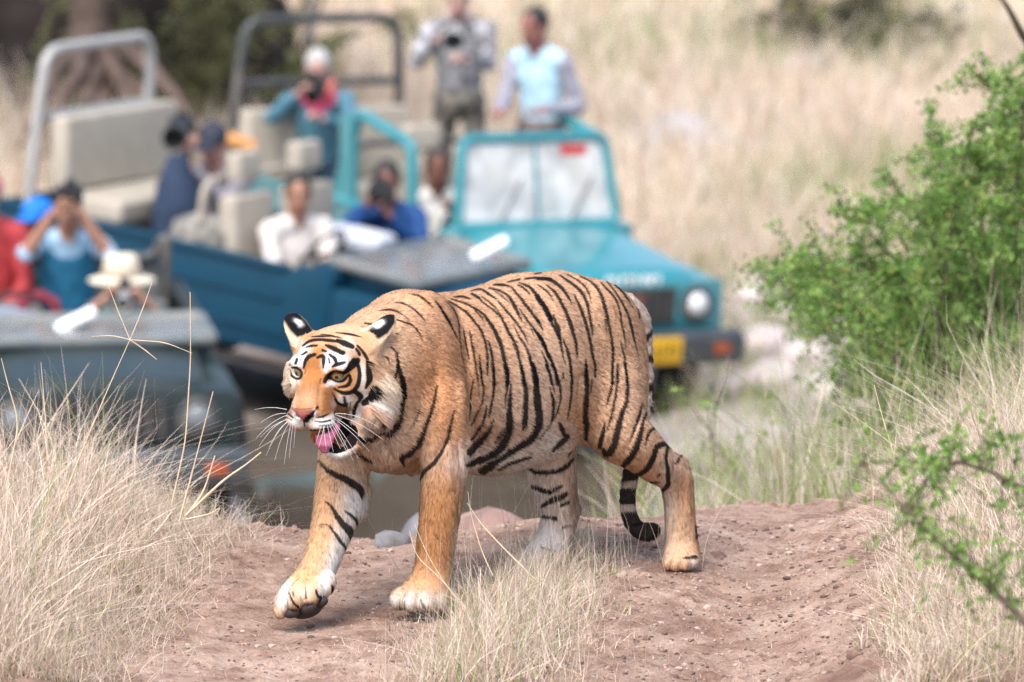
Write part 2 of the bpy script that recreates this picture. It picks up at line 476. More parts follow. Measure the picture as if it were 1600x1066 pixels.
# neck
tor([(628, 562, 0, 100, 80), (596, 575, -55, 90, 76), (566, 590, -100, 78, 70)], 30)
# haunch near
add(ell(T(940, 558, 300), np.stack([BF, BL, BU]), R(86, 50, 116), BODY), 40)
add(ell(T(950, 604, 300), np.stack([BF, BL, BU]), R(70, 46, 94), BODY), 30)
limb([(950, 620, 280, 60), (965, 672, 268, 46), (992, 694, 275, 37), (1024, 722, 305, 30), (1052, 742, 340, 25),
      (1060, 772, 356, 22), (1063, 815, 364, 21.5), (1065, 850, 366, 23), (1065, 868, 360, 24)], BODY, 14, 30)
limb([(1046, 730, 345, 19), (1064, 722, 364, 11)], BODY, 18)
# haunch far
add(ell(T(858, 600, 395), np.stack([BF, BL, BU]), R(80, 46, 110), BODY), 40)
limb([(856, 640, 370, 46), (858, 690, 340, 40), (862, 735, 335, 36), (870, 775, 345, 30), (875, 805, 352, 27),
      (866, 838, 350, 24), (852, 862, 340, 25), (838, 878, 325, 23)], HR, 14, 30)
limb([(880, 790, 355, 20), (897, 796, 368, 10)], HR, 12)
# fore near
limb([(690, 640, -50, 48), (696, 692, -52, 40), (693, 748, -55, 32.5), (688, 800, -60, 29.5), (681, 850, -63, 27), (677, 890, -66, 26),
      (672, 912, -72, 28)], BODY, 14, 24)
# fore far
limb([(552, 650, 40, 48), (541, 695, 2, 39), (536, 740, -28, 38), (527, 795, -56, 34.5), (511, 850, -82, 27.5),
      (497, 888, -98, 24.5), (488, 908, -106, 25)], FR, 14, 30)
limb([(566, 770, -20, 14), (556, 800, -40, 16)], FR, 14)
# paws
PF = norm((-.42, -.17, -.89))
PL = norm((.86, -.11, -.42)); PL = norm(PL - (PL @ PF) * PF); PU = np.cross(PF, PL); PU = PU if PU[1] > 0 else -PU
PA = np.stack([PF, PL, PU])
add(ell(T(664, 926, -84), PA, R(38, 38, 26), BODY), 14)
for (u, v, w, r) in ((626, 935, -98, 17), (646, 939, -112, 18), (669, 941, -112, 18), (688, 938, -98, 16)):
    add(ell(T(u, v, w), PA, R(r * 1.35, r * .86, r), BODY), 5)
add(ell(T(1064, 874, 346), PA, R(34, 27, 17), BODY), 12)
for (u, v, w, r) in ((1046, 880, 330, 11), (1058, 881, 322, 11.5), (1072, 880, 324, 11), (1084, 878, 334, 10)):
    add(ell(T(u, v, w), PA, R(r * 1.3, r * .75, r), BODY), 4)
add(ell(T(826, 884, 318), PA, R(40, 32, 22), HR), 12)
for (u, v, w, r) in ((800, 890, 300, 15), (818, 894, 288, 15), (838, 895, 290, 15), (853, 892, 304, 13)):
    add(ell(T(u, v, w), PA, R(r * 1.3, r * .8, r), HR), 4)
# lifted far fore paw: toes up, pads turned to the camera
add(ell(T(478, 926, -116), np.stack([norm((-.55, -.55, -.6)), norm((.75, -.62, -.1)), norm((.35, .55, -.75))]), R(34, 34, 22), FR), 12)
TOES = ((447, 936, -128, 15, 33), (468, 928, -140, 16, 28), (489, 926, -138, 16, 26), (508, 913, -124, 15, 22))
for (u, v, w, r, l) in TOES:
    add(ell(T(u, v, w), np.stack([norm((-.25, -.9, -.35)), norm((.93, -.3, -.2)), norm((0.1, .37, -.92))]), R(l, r, r), FR), 4)
# tail
limb([(975, 478, 395, 22), (1000, 500, 412, 15), (1006, 545, 424, 12.5), (1007, 605, 426, 12), (1000, 665, 420, 11.5), (990, 720, 415, 11.5),
      (981, 768, 412, 11), (983, 803, 410, 11), (994, 824, 410, 11), (1010, 831, 410, 11.5), (1019, 828, 410, 11)], TAIL, 8, 16)
# head
add(ell(H(-4, 0, 4), HA, R(64, 58, 50), HEAD), 34)
add(ell(H(16, 0, 16), HA, R(50, 46, 38), HEAD), 16)
for s in (-1, 1):
    lo_ = 1.0 if s > 0 else .66
    add(ell(H(-8, s * 50, -34 * lo_), HA, R(36, 28, 46 * lo_), HEAD), 22)
    add(ell(H(-20, s * (66 if s > 0 else 60), -32 * lo_), HA, R(20, 20 if s > 0 else 16, 38 * lo_), HEAD), 16)
    add(ell(H(36, s * 40, -20), HA, R(30, 21, 28), HEAD), 16)                   # cheek bone
    add(ell(H(50, s * 31, 22), HA, R(16, 17, 8), HEAD), 10)                     # brow
    add(cone(H(4, s * (30 if s > 0 else 14), -80), H(46, s * (16 if s > 0 else 10), -100), 13 * TS, 11 * TS, HEAD), 12)
add(ell(T(598, 622, -150), HA, R(16, 17, 36), HEAD), 12); add(ell(T(582, 652, -160), HA, R(16, 18, 22), HEAD), 12)
add(ell(T(457, 590, -140), HA, R(12, 10, 28), HEAD), 12)
add(ellcone(H(28, 0, 2), H(66, 0, -12), HU, HL, R(30, 31), R(26, 29), HEAD), 12)
add(ellcone(H(66, 0, -12), H(98, 0, -35), HU, HL, R(26, 29), R(18, 25), HEAD), 10)
add(ell(H(78, 0, -40), HA, R(36, 32, 24), HEAD), 12)
for s in (-1, 1):
    add(ell(H(92, s * 18, -54), HA, R(23, 21, 18), HEAD), 7)
add(ell(H(107, 0, -36), HA, R(11, 14, 9), HEAD), 5)
add(ell(T(529, 703, -182), HA, R(20, 23, 12), HEAD), 8)
add(cone(T(566, 684, -140), T(549, 699, -166), 13 * TS, 10 * TS, HEAD), 10); add(cone(T(560, 655, -150), T(551, 690, -160), 13 * TS, 11 * TS, HEAD), 10)                         # chin
fld.apply(ell(T(486, 684, -186), HA, R(36, 13, 17), HEAD), 4 * TS, 'sub')
MOUTH = ell(T(521, 684, -196), HA, R(40, 26, 19), HEAD)
fld.apply(MOUTH, 4 * TS, 'sub')
MOUTH2 = ell(T(535, 685, -180), HA, R(34, 19, 19), HEAD)
fld.apply(MOUTH2, 4 * TS, 'sub')
for s in (-1, 1):                                                                # nostrils
    fld.apply(ell(H(117, s * 8.5, -38), HA, R(7, 4, 3.4), HEAD), 2 * TS, 'sub')
EYES = [(55, s * 31.0, 8.0 + s * 1.5) for s in (-1, 1)]
for (f, l, u) in EYES:
    fld.apply(ell(H(f + 8, l * 1.05, u), HA, R(14, 10, 3.7), HEAD), 3 * TS, 'sub')
# ears: cupped plates with their black backs turned forward
EARS = []
for (u, v, w, e1, e3, ru, rv) in ((467, 519, -128, (-.46, .88, .1), (.40, .42, -.82), 33, 22), (592, 520, -155, (.66, .72, .2), (-.35, .55, -.76), 37, 20)):
    e1 = norm(e1); e3 = norm(e3); e3 = norm(e3 - (e3 @ e1) * e1); e2 = np.cross(e1, e3)
    add(ell(T(u, v, w), np.stack([e1, e2, e3]), R(ru, rv, 8), EAR), 14)
    add(ell(T(u, v, w) - e1 * 22 * TS - e3 * 4 * TS, np.stack([e1, e2, e3]), R(22, 20, 14), HEAD), 12)
    EARS.append((T(u, v, w), e1, e2, e3))

TV, TF = fld.mesh()
TPART = fld.parts(TV)
tg_me = mesh_np('tiger', t2w(TV), TF[:, ::-1])
# drop any stray islands / orient outward
vn = np.empty(len(TV) * 3, np.float32); tg_me.vertices.foreach_get('normal', vn); VN = vn.reshape(-1, 3).astype(float)

# ---- coat: colours painted per layer in a side chart of the animal, then carried by the surface
UU0, VV0, PX = 420, 415, 2
GW, GH = 700 * PX, 575 * PX
gu, gv = np.meshgrid(UU0 + (np.arange(GW) + .5) / PX, VV0 + (np.arange(GH) + .5) / PX)
WHITE = (.84, .81, .79); FLANK = (.56, .335, .205); SHOUL = (.475, .225, .105); LEGC = (.36, .17, .072); PALE = (.66, .50, .40)
ORANGE = (.39, .160, .052); CREAM = (.80, .68, .56); BLACK = (.006, .006, .008); BROWN = (.16, .08, .045); PINK = (.31, .10, .085)
wob = (fbm(gu / 9, gv / 9, 0, 3) - .5)
gu2 = gu + wob * 6; gv2 = gv + (fbm(gu / 9 + 40, gv / 9, 0, 3) - .5) * 6
layers = {}
def layer(k, base): layers[k] = np.broadcast_to(np.array(base, np.float32), (GH, GW, 3)).copy()
def blob(k, u, v, ru, rv, col, s=1.0, ang=0.0, hard=1.0):
    ca, sa = math.cos(math.radians(ang)), math.sin(math.radians(ang))
    i0, i1 = max(0, int((v - VV0 - 2.4 * max(ru, rv)) * PX)), max(0, int((v - VV0 + 2.4 * max(ru, rv)) * PX))
    j0, j1 = max(0, int((u - UU0 - 2.4 * max(ru, rv)) * PX)), max(0, int((u - UU0 + 2.4 * max(ru, rv)) * PX))
    x = gu2[i0:i1, j0:j1] - u; y = gv2[i0:i1, j0:j1] - v
    d = ((x * ca + y * sa) / ru) ** 2 + ((-x * sa + y * ca) / rv) ** 2
    m = s * np.exp(-np.power(np.maximum(d, 1e-9), hard))
    a = layers[k][i0:i1, j0:j1]
    a += m[..., None].astype(np.float32) * (np.array(col, np.float32) - a)
def poly(k, pts, col, soft=1.2):
    P = np.array(pts, float)
    lo, hi = P.min(0) - 4, P.max(0) + 4
    i0, i1 = int((lo[1] - VV0) * PX), int((hi[1] - VV0) * PX); j0, j1 = int((lo[0] - UU0) * PX), int((hi[0] - UU0) * PX)
    X, Y = gu[i0:i1, j0:j1], gv[i0:i1, j0:j1]
    ins = np.zeros(X.shape, bool); dm = np.full(X.shape, 99.0)
    for a, b in zip(P, np.roll(P, -1, 0)):
        c = ((a[1] > Y) != (b[1] > Y)) & (X < (b[0] - a[0]) * (Y - a[1]) / (b[1] - a[1] + 1e-12) + a[0]); ins ^= c
        e = b - a; t = np.clip(((X - a[0]) * e[0] + (Y - a[1]) * e[1]) / (e @ e + 1e-9), 0, 1)
        dm = np.minimum(dm, np.hypot(X - a[0] - t * e[0], Y - a[1] - t * e[1]))
    sd = np.where(ins, -dm, dm)
    m = np.clip(.5 - sd / soft, 0, 1)
    A = layers[k][i0:i1, j0:j1]; A += m[..., None].astype(np.float32) * (np.array(col, np.float32) - A)
def stripe(ks, org, pts, col=BLACK, soft=1.3, amt=.97):
    ox, oy, sc = org
    P = np.array([(ox + p[0] / sc, oy + p[1] / sc, max(p[2] / sc, .9)) for p in pts])
    # smooth the hand-drawn line
    Q = [P[0]]
    for i in range(len(P) - 1):
        p0, p1, p2, p3 = P[max(i - 1, 0)], P[i], P[i + 1], P[min(i + 2, len(P) - 1)]
        for t in (.25, .5, .75, 1):
            Q.append(.5 * (2 * p1 + (p2 - p0) * t + (2 * p0 - 5 * p1 + 4 * p2 - p3) * t * t + (3 * p1 - p0 - 3 * p2 + p3) * t ** 3))
    P = np.array(Q); P[:, 2] = np.maximum(P[:, 2], .7)
    mx = P[:, 2].max() + 3
    i0, i1 = max(0, int((P[:, 1].min() - mx - VV0) * PX)), max(0, int((P[:, 1].max() + mx - VV0) * PX))
    j0, j1 = max(0, int((P[:, 0].min() - mx - UU0) * PX)), max(0, int((P[:, 0].max() + mx - UU0) * PX))
    X = gu[i0:i1, j0:j1] + wob[i0:i1, j0:j1] * 2.2; Y = gv[i0:i1, j0:j1]
    if X.size == 0: return
    best = np.full(X.shape, 99.0)
    for a, b in zip(P[:-1], P[1:]):
        e = b[:2] - a[:2]; t = np.clip(((X - a[0]) * e[0] + (Y - a[1]) * e[1]) / (e @ e + 1e-9), 0, 1)
        best = np.minimum(best, np.hypot(X - a[0] - t * e[0], Y - a[1] - t * e[1]) - .5 * (a[2] + t * (b[2] - a[2])))
    m = amt * np.clip(.5 - best / soft, 0, 1)
    for k in ks:
        A = layers[k][i0:i1, j0:j1]; A += m[..., None].astype(np.float32) * (np.array(col, np.float32) - A)

layer(BODY, FLANK); layer(HEAD, ORANGE); layer(FR, (.58, .36, .21)); layer(HR, (.68, .53, .44)); layer(TAIL, (.66, .53, .45))
B = BODY
blob(B, 800, 520, 130, 110, FLANK, .6); blob(B, 850, 610, 55, 90, (.72, .53, .40), .6)
blob(B, 678, 590, 62, 150, SHOUL, .9); blob(B, 640, 500, 70, 40, (.60, .35, .215), .8); blob(B, 620, 560, 30, 60, (.63, .42, .28), .7)
blob(B, 700, 700, 46, 70, SHOUL, .8); blob(B, 690, 800, 60, 110, LEGC, .95); blob(B, 690, 870, 60, 60, LEGC, .95)
blob(B, 610, 700, 55, 55, PALE, .9); blob(B, 640, 660, 22, 40, (.62, .42, .29), .7); blob(B, 655, 735, 20, 25, (.56, .36, .23), .6)
blob(B, 726, 720, 9, 50, (.66, .44, .28), .6, 8); blob(B, 710, 860, 7, 60, (.70, .52, .36), .7, 8)
blob(B, 735, 640, 14, 50, LEGC, .7)
blob(B, 765, 725, 60, 26, (.72, .56, .45), .7); blob(B, 790, 718, 66, 26, WHITE, .95); blob(B, 865, 693, 40, 28, WHITE, .95); blob(B, 800, 650, 60, 40, (.70, .55, .44), .5)
blob(B, 905, 655, 26, 40, (.46, .25, .12), .7); blob(B, 895, 675, 14, 14, (.66, .52, .44), .6)
blob(B, 950, 600, 36, 60, (.56, .35, .22), .5); blob(B, 985, 640, 30, 60, (.66, .45, .33), .5)
blob(B, 1050, 740, 40, 40, (.62, .42, .30), .8); blob(B, 1044, 800, 14, 66, (.76, .66, .58), .95); blob(B, 1066, 840, 26, 60, (.56, .37, .24), .9); blob(B, 1078, 770, 12, 40, (.60, .36, .20), .7)
blob(B, 1060, 886, 30, 10, (.60, .38, .24), .8); blob(B, 1084, 882, 8, 10, WHITE, .8)
blob(B, 640, 940, 38, 16, (.62, .54, .48), .95); blob(B, 685, 940, 22, 14, (.72, .60, .50), .8); blob(B, 660, 914, 26, 9, (.60, .33, .16), .7)
for (u, v) in ((617, 945), (640, 946), (664, 947), (688, 945)): blob(B, u, v, 9, 12, WHITE, .45)
# far fore leg
blob(FR, 545, 705, 45, 34, (.68, .50, .38), .9); blob(FR, 510, 790, 30, 60, (.58, .33, .18), .7); blob(FR, 500, 850, 18, 40, (.58, .34, .18), .8)
blob(FR, 560, 788, 24, 30, WHITE, .95, -20); blob(FR, 543, 842, 20, 46, WHITE, .95, 14); blob(FR, 522, 885, 14, 30, WHITE, .95, 14)
blob(FR, 470, 905, 30, 14, (.60, .34, .16), .8); blob(FR, 445, 930, 10, 26, WHITE, .9, 8); blob(FR, 506, 918, 11, 16, WHITE, .9); blob(FR, 475, 925, 14, 12, CREAM, .8)
# far hind leg
blob(HR, 860, 860, 44, 34, WHITE, .95); blob(HR, 815, 885, 30, 20, CREAM, .6); blob(HR, 897, 780, 10, 44, BROWN, .8); blob(HR, 884, 740, 18, 40, (.56, .40, .30), .7)
blob(HR, 842, 770, 12, 70, WHITE, .5, -14); blob(HR, 870, 690, 30, 26, (.55, .42, .34), .5)
# head
h = HEAD
blob(h, 600, 580, 34, 50, (.64, .41, .25), .95); blob(h, 604, 545, 26, 26, (.68, .50, .36), .8); blob(h, 560, 510, 60, 16, (.60, .37, .22), .8)
blob(h, 520, 512, 50, 12, (.62, .40, .25), .7); blob(h, 512, 530, 40, 14, (.62, .38, .22), .7)
blob(h, 487, 598, 20, 34, ORANGE, .9); blob(h, 483, 624, 20, 20, (.50, .30, .185), .85); blob(h, 515, 640, 14, 20, (.40, .18, .07), .8)
blob(h, 540, 600, 16, 22, (.60, .32, .14), .8)
blob(h, 512, 564, 10, 17, WHITE, 1, 8, 2.0); blob(h, 532, 563, 16, 12, WHITE, 1, 20, 1.8); blob(h, 545, 540, 14, 16, CREAM, .8)
blob(h, 470, 561, 7, 17, WHITE, 1, 18, 1.5); blob(h, 461, 575, 10, 20, WHITE, .95, 0, 1.5); blob(h, 475, 545, 10, 10, WHITE, .7)
blob(h, 523, 598, 16, 5, WHITE, 1, -18, 1.8); blob(h, 463, 592, 5, 9, WHITE, .9, -30, 1.5); blob(h, 566, 592, 8, 30, CREAM, 1, 0, 1.6)
blob(h, 538, 632, 17, 15, WHITE, 1, 30, 1.6); blob(h, 552, 640, 15, 19, WHITE, .95, 0, 1.4); blob(h, 575, 622, 18, 9, WHITE, .95, -40, 1.4); blob(h, 600, 628, 18, 17, WHITE, .95, -20); blob(h, 604, 604, 12, 16, (.80, .64, .48), .9)
blob(h, 603, 610, 14, 24, CREAM, .8); blob(h, 585, 672, 30, 24, (.62, .50, .42), .95, 0, 1.4); blob(h, 540, 668, 12, 20, (.66, .55, .48), .8)
blob(h, 450, 598, 13, 36, CREAM, .95, 0, 1.4); blob(h, 445, 580, 8, 30, (.72, .55, .40), .8)
blob(h, 464, 659, 16, 10, WHITE, 1, 25, 1.8); blob(h, 506, 660, 28, 9.5, WHITE, 1, -4, 1.8); blob(h, 489, 648, 5, 9, WHITE, .95, 25, 1.5); blob(h, 460, 645, 4, 9, WHITE, .9, -15, 1.5)
blob(h, 523, 649, 8, 5, WHITE, .9, 0, 1.4); blob(h, 520, 714, 34, 9, WHITE, 1, -6, 1.8); blob(h, 551, 700, 8, 18, (.70, .58, .50), .8)
layers[EAR] = layers[HEAD].copy()
layers[EAR][:] = np.array((.70, .52, .37), np.float32)
poly(EAR, [(440, 497), (449, 488), (464, 486), (478, 500), (492, 519), (480, 524), (464, 528), (453, 517)], BLACK, 5)
blob(EAR, 466, 504, 9, 4.5, (.85, .84, .85), 1, 35, 1.6)
poly(EAR, [(566, 525), (582, 509), (598, 490), (607, 484), (618, 488), (618, 505), (607, 521), (593, 530), (580, 531)], BLACK, 5)
blob(EAR, 592, 507, 9, 4.5, (.85, .84, .85), 1, -35, 1.6)

ZA, ZB, ZC, ZD = (680, 420, 5.922), (840, 420, 5.922), (720, 570, 5.922), (880, 570, 4.845)
ZE, ZF, ZG, ZK, ZH = (570, 440, 5.922), (570, 590, 5.922), (430, 720, 5.922), (780, 720, 5.0), (420, 470, 4.1)
ST = {
 (B, ZA): [
  [(120,300,8),(200,345,14),(290,410,18),(370,500,18),(430,590,18),(460,680,18),(475,780,18),(485,880,16),(482,990,6)],
  [(150,280,8),(240,310,14),(330,350,14),(400,420,12),(460,500,6)],
  [(350,355,8),(430,410,18),(500,500,26),(560,600,30),(610,720,28),(640,850,28),(665,960,34),(668,1066,36)],
  [(340,235,20),(400,270,18),(440,310,12),(520,370,14),(600,450,16),(650,530,22),(690,610,22),(740,700,16),(770,780,10),(785,820,5)],
  [(430,260,8),(500,310,10),(570,380,10),(620,460,10)],
  [(580,300,12),(640,370,16),(710,450,16),(770,530,16),(820,610,14),(860,700,6)],
  [(500,180,14),(580,200,14),(660,240,16),(710,300,24),(750,380,24),(775,440,14),(805,490,5)],
  [(540,200,6),(610,250,10),(690,320,6)],
  [(700,170,10),(760,240,18),(830,330,22),(900,420,22),(960,500,18),(995,575,6)],
  [(760,150,10),(820,180,16),(870,235,10)],
  [(780,130,8),(870,170,22),(930,240,28),(990,330,34),(1040,410,40),(1066,460,40)],
  [(830,95,14),(920,85,18),(1000,92,22),(1066,100,24)],
  [(720,510,6),(770,620,12),(840,730,16),(890,880,26),(930,1000,36),(940,1066,38)],
  [(780,370,8),(830,450,14),(900,540,18),(970,640,24),(1020,740,24),(1066,840,22)],
  [(260,540,6),(280,680,14),(310,830,8)],
  [(320,580,8),(345,720,18),(370,880,16),(395,1040,10)],
  [(405,800,8),(420,940,14),(435,1066,14)],
  [(490,670,10),(515,770,20),(535,900,20),(545,1066,22)],
  [(720,700,8),(770,820,16),(800,940,24),(815,1066,32)],
  [(100,300,5),(180,400,8),(215,500,8),(225,640,8),(240,780,6),(280,960,4)],
  [(0,300,8),(70,390,16),(130,490,14),(190,620,4)],
  [(170,262,8),(250,258,18),(320,280,8)], [(330,205,8),(420,190,14),(500,240,20),(560,280,8)],
  [(540,150,10),(620,150,22),(690,165,10)], [(670,125,10),(780,100,14)], [(920,50,10),(980,38,8)], [(890,560,12),(910,620,6)]],
 (B, ZB): [
  [(0,260,40),(60,350,40),(100,420,34),(130,500,24),(160,560,20),(200,640,26),(220,740,16),(255,890,6)],
  [(0,95,24),(90,95,26),(170,135,26),(230,190,24),(280,260,18),(315,330,6)],
  [(0,600,24),(50,690,28),(110,820,24),(160,940,24),(180,1066,22)],
  [(0,150,8),(60,190,14),(115,245,12),(140,300,5)],
  [(35,760,8),(90,900,18),(130,1066,18)],
  [(80,150,8),(160,220,22),(220,320,26),(270,430,28),(310,540,28),(345,660,24),(360,770,16),(365,830,5)],
  [(200,62,10),(290,120,20),(380,190,24),(430,260,24),(460,340,22),(485,460,18),(505,580,14),(512,640,5)],
  [(270,55,8),(370,110,12),(440,170,14),(475,240,10),(500,320,4)],
  [(340,240,8),(390,360,22),(440,490,26),(475,620,24),(500,760,22),(525,880,16),(535,1000,10)],
  [(390,70,8),(480,115,16),(550,180,22),(600,280,26),(630,400,28),(655,500,22),(680,640,20),(695,760,22),(690,900,22),(690,1066,20)],
  [(580,125,8),(640,190,16),(710,270,14),(755,370,14),(775,500,12),(800,620,10),(820,740,5)],
  [(640,120,8),(720,220,14),(790,330,16),(840,450,16),(875,570,20),(900,680,12),(935,820,6)],
  [(700,140,8),(780,210,16),(830,280,12),(880,360,5)],
  [(770,670,8),(795,800,14),(815,920,18),(830,1066,18)],
  [(740,860,6),(742,1000,14),(740,1066,14)],
  [(240,660,10),(280,780,20),(305,920,18),(315,1066,18)],
  [(445,840,10),(445,960,22),(440,1066,24)],
  [(145,430,8),(185,550,30),(210,650,20)],
  [(0,480,24),(45,570,6)], [(900,260,8),(930,350,18),(940,450,10)], [(625,470,14),(640,600,5)], [(235,970,16),(230,1020,8)]],
 (B, ZC): [
  [(290,0,22),(305,120,22),(300,250,20),(280,370,18),(255,480,10)],
  [(400,0,26),(430,100,34),(430,190,24),(415,300,14),(410,400,6)],
  [(465,180,8),(455,300,26),(450,420,40),(450,530,56),(430,640,60),(380,740,66),(300,820,56),(200,870,48),(100,910,44),(60,925,30)],
  [(550,0,24),(580,130,32),(600,240,34),(600,380,42),(590,520,44),(565,610,12)],
  [(660,0,38),(690,130,46),(700,260,52),(710,380,56),(725,480,60),(700,590,56),(650,680,60),(560,740,56),(460,800,44),(360,870,44),(270,930,60),(200,975,60)],
  [(820,215,8),(850,330,22),(855,430,22),(830,550,8)],
  [(840,0,22),(890,110,20),(920,220,16),(920,340,12),(880,460,10),(800,580,10),(730,680,14)],
  [(790,0,20),(830,110,20),(870,270,6)],
  [(1005,0,16),(1025,140,16),(1015,320,16),(980,500,8)],
  [(300,510,8),(270,580,24),(220,650,46),(150,730,56),(80,810,50)],
  [(235,380,8),(220,480,18),(170,590,18),(100,690,22)],
  [(170,0,12),(195,130,12),(205,270,12),(190,360,12),(140,470,12),(95,560,8)],
  [(240,0,14),(240,90,6)], [(130,0,8),(155,130,6),(165,290,4)], [(110,130,6),(95,260,14),(85,400,10),(75,520,6)],
  [(400,580,6),(360,650,20),(310,720,10)], [(640,850,20),(540,880,24),(430,920,24),(340,970,14)],
  [(910,540,20),(930,590,40),(950,640,30)], [(980,660,40),(920,720,46),(850,790,24)]],
 (HR, ZC): [[(910,540,20),(930,590,40),(950,640,30)], [(980,660,40),(920,720,46),(850,790,24)],
  [(640,885,10),(720,890,30),(820,895,10)], [(590,925,14),(680,985,30),(780,995,34),(880,985,34),(960,950,34),(1040,870,20)], [(1030,780,14),(990,850,10)]],
 (B, ZD): [
  [(370,0,16),(370,120,14),(340,270,14),(325,310,5)],
  [(465,0,16),(485,130,20),(480,270,24),(440,380,32),(410,500,40),(380,620,44),(330,670,40),(300,640,20)],
  [(405,0,10),(405,150,12),(385,290,14),(350,430,12),(330,510,5)],
  [(172,0,18),(178,130,24),(175,250,30),(165,370,32),(170,460,36),(170,560,20)],
  [(320,440,8),(295,530,26),(275,620,26)], [(600,290,8),(570,400,18),(520,540,12),(505,580,5)],
  [(640,340,12),(610,410,16),(590,500,30),(560,600,40),(510,700,40),(445,765,30)],
  [(690,480,16),(650,510,18),(625,580,10),(610,610,4)],
  [(760,600,34),(710,620,34),(680,700,34),(640,780,36),(580,820,26),(540,830,16)],
  [(790,610,20),(780,710,18),(795,820,26),(785,920,30),(700,970,20)],
  [(900,670,14),(850,745,10)], [(730,830,12),(705,850,6)], [(640,885,10),(730,890,8)], [(240,0,14),(240,100,5)], [(215,110,10),(210,210,8)]],
 (B, ZE): [
  [(410,115,6),(490,130,14),(560,175,14),(625,235,6)], [(270,195,6),(340,200,12),(430,240,12),(510,310,12),(575,385,6)],
  [(130,270,6),(220,262,16),(300,280,12),(400,345,5)], [(0,385,14),(70,400,14)],
  [(270,345,8),(360,375,12),(430,400,12),(490,460,12),(525,545,5)], [(290,480,10),(330,500,5)],
  [(640,170,6),(700,250,14),(770,370,16),(830,470,12),(870,560,4)],
  [(240,610,10),(290,660,18),(305,780,26),(285,880,16)], [(305,780,26),(340,900,34),(365,1066,38)],
  [(175,690,6),(210,710,12),(235,770,5)], [(285,880,14),(265,1066,20)]],
 (B, ZF): [
  [(345,0,36),(360,100,44),(345,220,44),(320,340,50),(290,440,60),(240,510,44),(200,540,20)], [(265,0,18),(262,130,22),(270,260,26),(285,340,40)],
  [(665,80,12),(640,220,22),(600,350,28),(550,480,36),(500,600,36),(430,690,36),(345,735,44),(360,790,16),(390,820,6)],
  [(825,310,12),(795,430,22),(760,570,24),(720,670,24),(650,780,30),(570,850,34),(505,935,20)],
  [(520,270,5),(480,370,12),(390,525,5)], [(-60,560,20),(0,575,26),(60,565,26),(130,520,22),(190,520,26),(230,530,30)],
  [(-140,680,22),(-60,705,26),(0,740,24),(60,780,14)]],
 (FR, ZF): [[(-140,680,22),(-60,705,26),(0,740,24),(60,780,14)]],
 (FR, ZG): [
  [(400,-10,16),(480,80,30),(560,130,44),(650,170,50),(730,220,54),(790,270,50),(805,350,10)],
  [(460,375,8),(520,420,20),(570,510,32),(630,590,50),(690,650,56),(700,740,10)],
  [(400,595,5),(480,590,10),(540,650,18),(590,730,26),(645,790,22),(655,830,6)], [(640,465,8),(700,500,24),(750,550,24),(770,610,8)]],
 (HR, ZK): [
  [(250,195,20),(340,230,30),(400,245,28)], [(400,245,24),(450,215,24),(495,190,10)], [(340,350,24),(420,305,40),(480,285,40),(530,255,24)],
  [(480,350,18),(540,325,20)], [(335,435,20),(440,450,24)], [(330,675,6),(400,695,10),(440,705,6)], [(500,520,14),(555,505,10)]],
 (TAIL, ZB): [[(930,690,34),(1010,640,40),(1060,560,24)], [(930,835,64),(1080,820,60)]],
 (TAIL, ZD): [[(590,185,50),(700,160,50)], [(430,830,90),(575,830,70)], [(420,995,100),(560,995,100)]],
 (TAIL, ZK): [[(960,460,100),(1090,450,90)], [(1080,560,120),(1260,540,140)]],
 (B, ZK): [[(1440,760,10),(1530,750,24)], [(1535,500,10),(1540,600,14)]],
 (h, ZH): [
  [(215,290,8),(260,260,14),(320,250,14),(400,256,16),(440,262,10)], [(440,255,18),(490,275,30),(535,295,22)], [(365,285,10),(410,305,24),(475,335,22)],
  [(235,300,6),(270,290,12),(310,288,8)], [(295,345,16),(255,360,22),(235,390,18),(225,430,8)], [(310,365,10),(345,355,20),(352,390,18),(348,430,8)],
  [(390,345,10),(420,370,18),(430,400,14),(408,425,8)], [(415,420,10),(450,405,20),(488,395,10)], [(385,370,8),(392,400,8)],
  [(240,330,12),(212,347,8)], [(182,375,14),(172,402,14)], [(207,370,6),(200,395,5)], [(345,318,14),(368,326,10)],
  [(358,520,18),(372,490,20),(400,462,12),(430,450,10),(475,462,12),(510,440,26),(540,405,40),(568,385,30)],
  [(360,515,18),(385,495,12),(440,518,12),(480,508,16),(505,480,10)],
  [(545,385,30),(572,420,20),(580,480,20),(568,545,22),(530,585,20),(475,590,20),(420,565,8)],
  [(515,470,10),(522,510,18),(498,545,18),(445,555,8)], [(635,395,20),(640,450,30),(645,500,32),(620,560,10)],
  [(560,310,12),(582,345,16)], [(570,290,10),(612,340,14),(642,400,14)], [(556,585,24),(585,612,30),(575,645,14)],
  [(610,655,30),(655,625,44),(695,575,34)], [(422,628,8),(450,660,16),(488,668,16),(480,618,10)], [(565,650,12),(548,700,20),(540,745,10)],
  [(530,860,16),(580,885,24),(640,890,24),(700,880,14)],
  [(138,445,8),(148,480,12),(180,500,12),(205,492,12),(208,460,12),(182,432,10),(150,430,8)], [(128,520,8),(142,548,8)],
  [(295,772,5),(345,776,9),(395,765,7)], [(300,750,5),(345,742,10),(385,722,6)], [(320,797,4),(360,800,8),(400,792,5)], [(125,725,8),(155,748,8)], [(110,745,6),(150,765,6)],
  [(505,655,6),(492,700,8)], [(525,650,5),(515,690,6)], [(330,500,4),(328,530,5)], [(305,690,10),(312,680,10)], [(415,610,6),(440,640,4)], [(405,590,5),(425,620,4)],
  [(235,440,4),(228,470,3)], [(430,205,5),(520,215,10),(600,235,4)], [(330,215,5),(400,225,9),(470,240,4)], [(270,232,5),(330,228,9),(390,232,4)]],
}
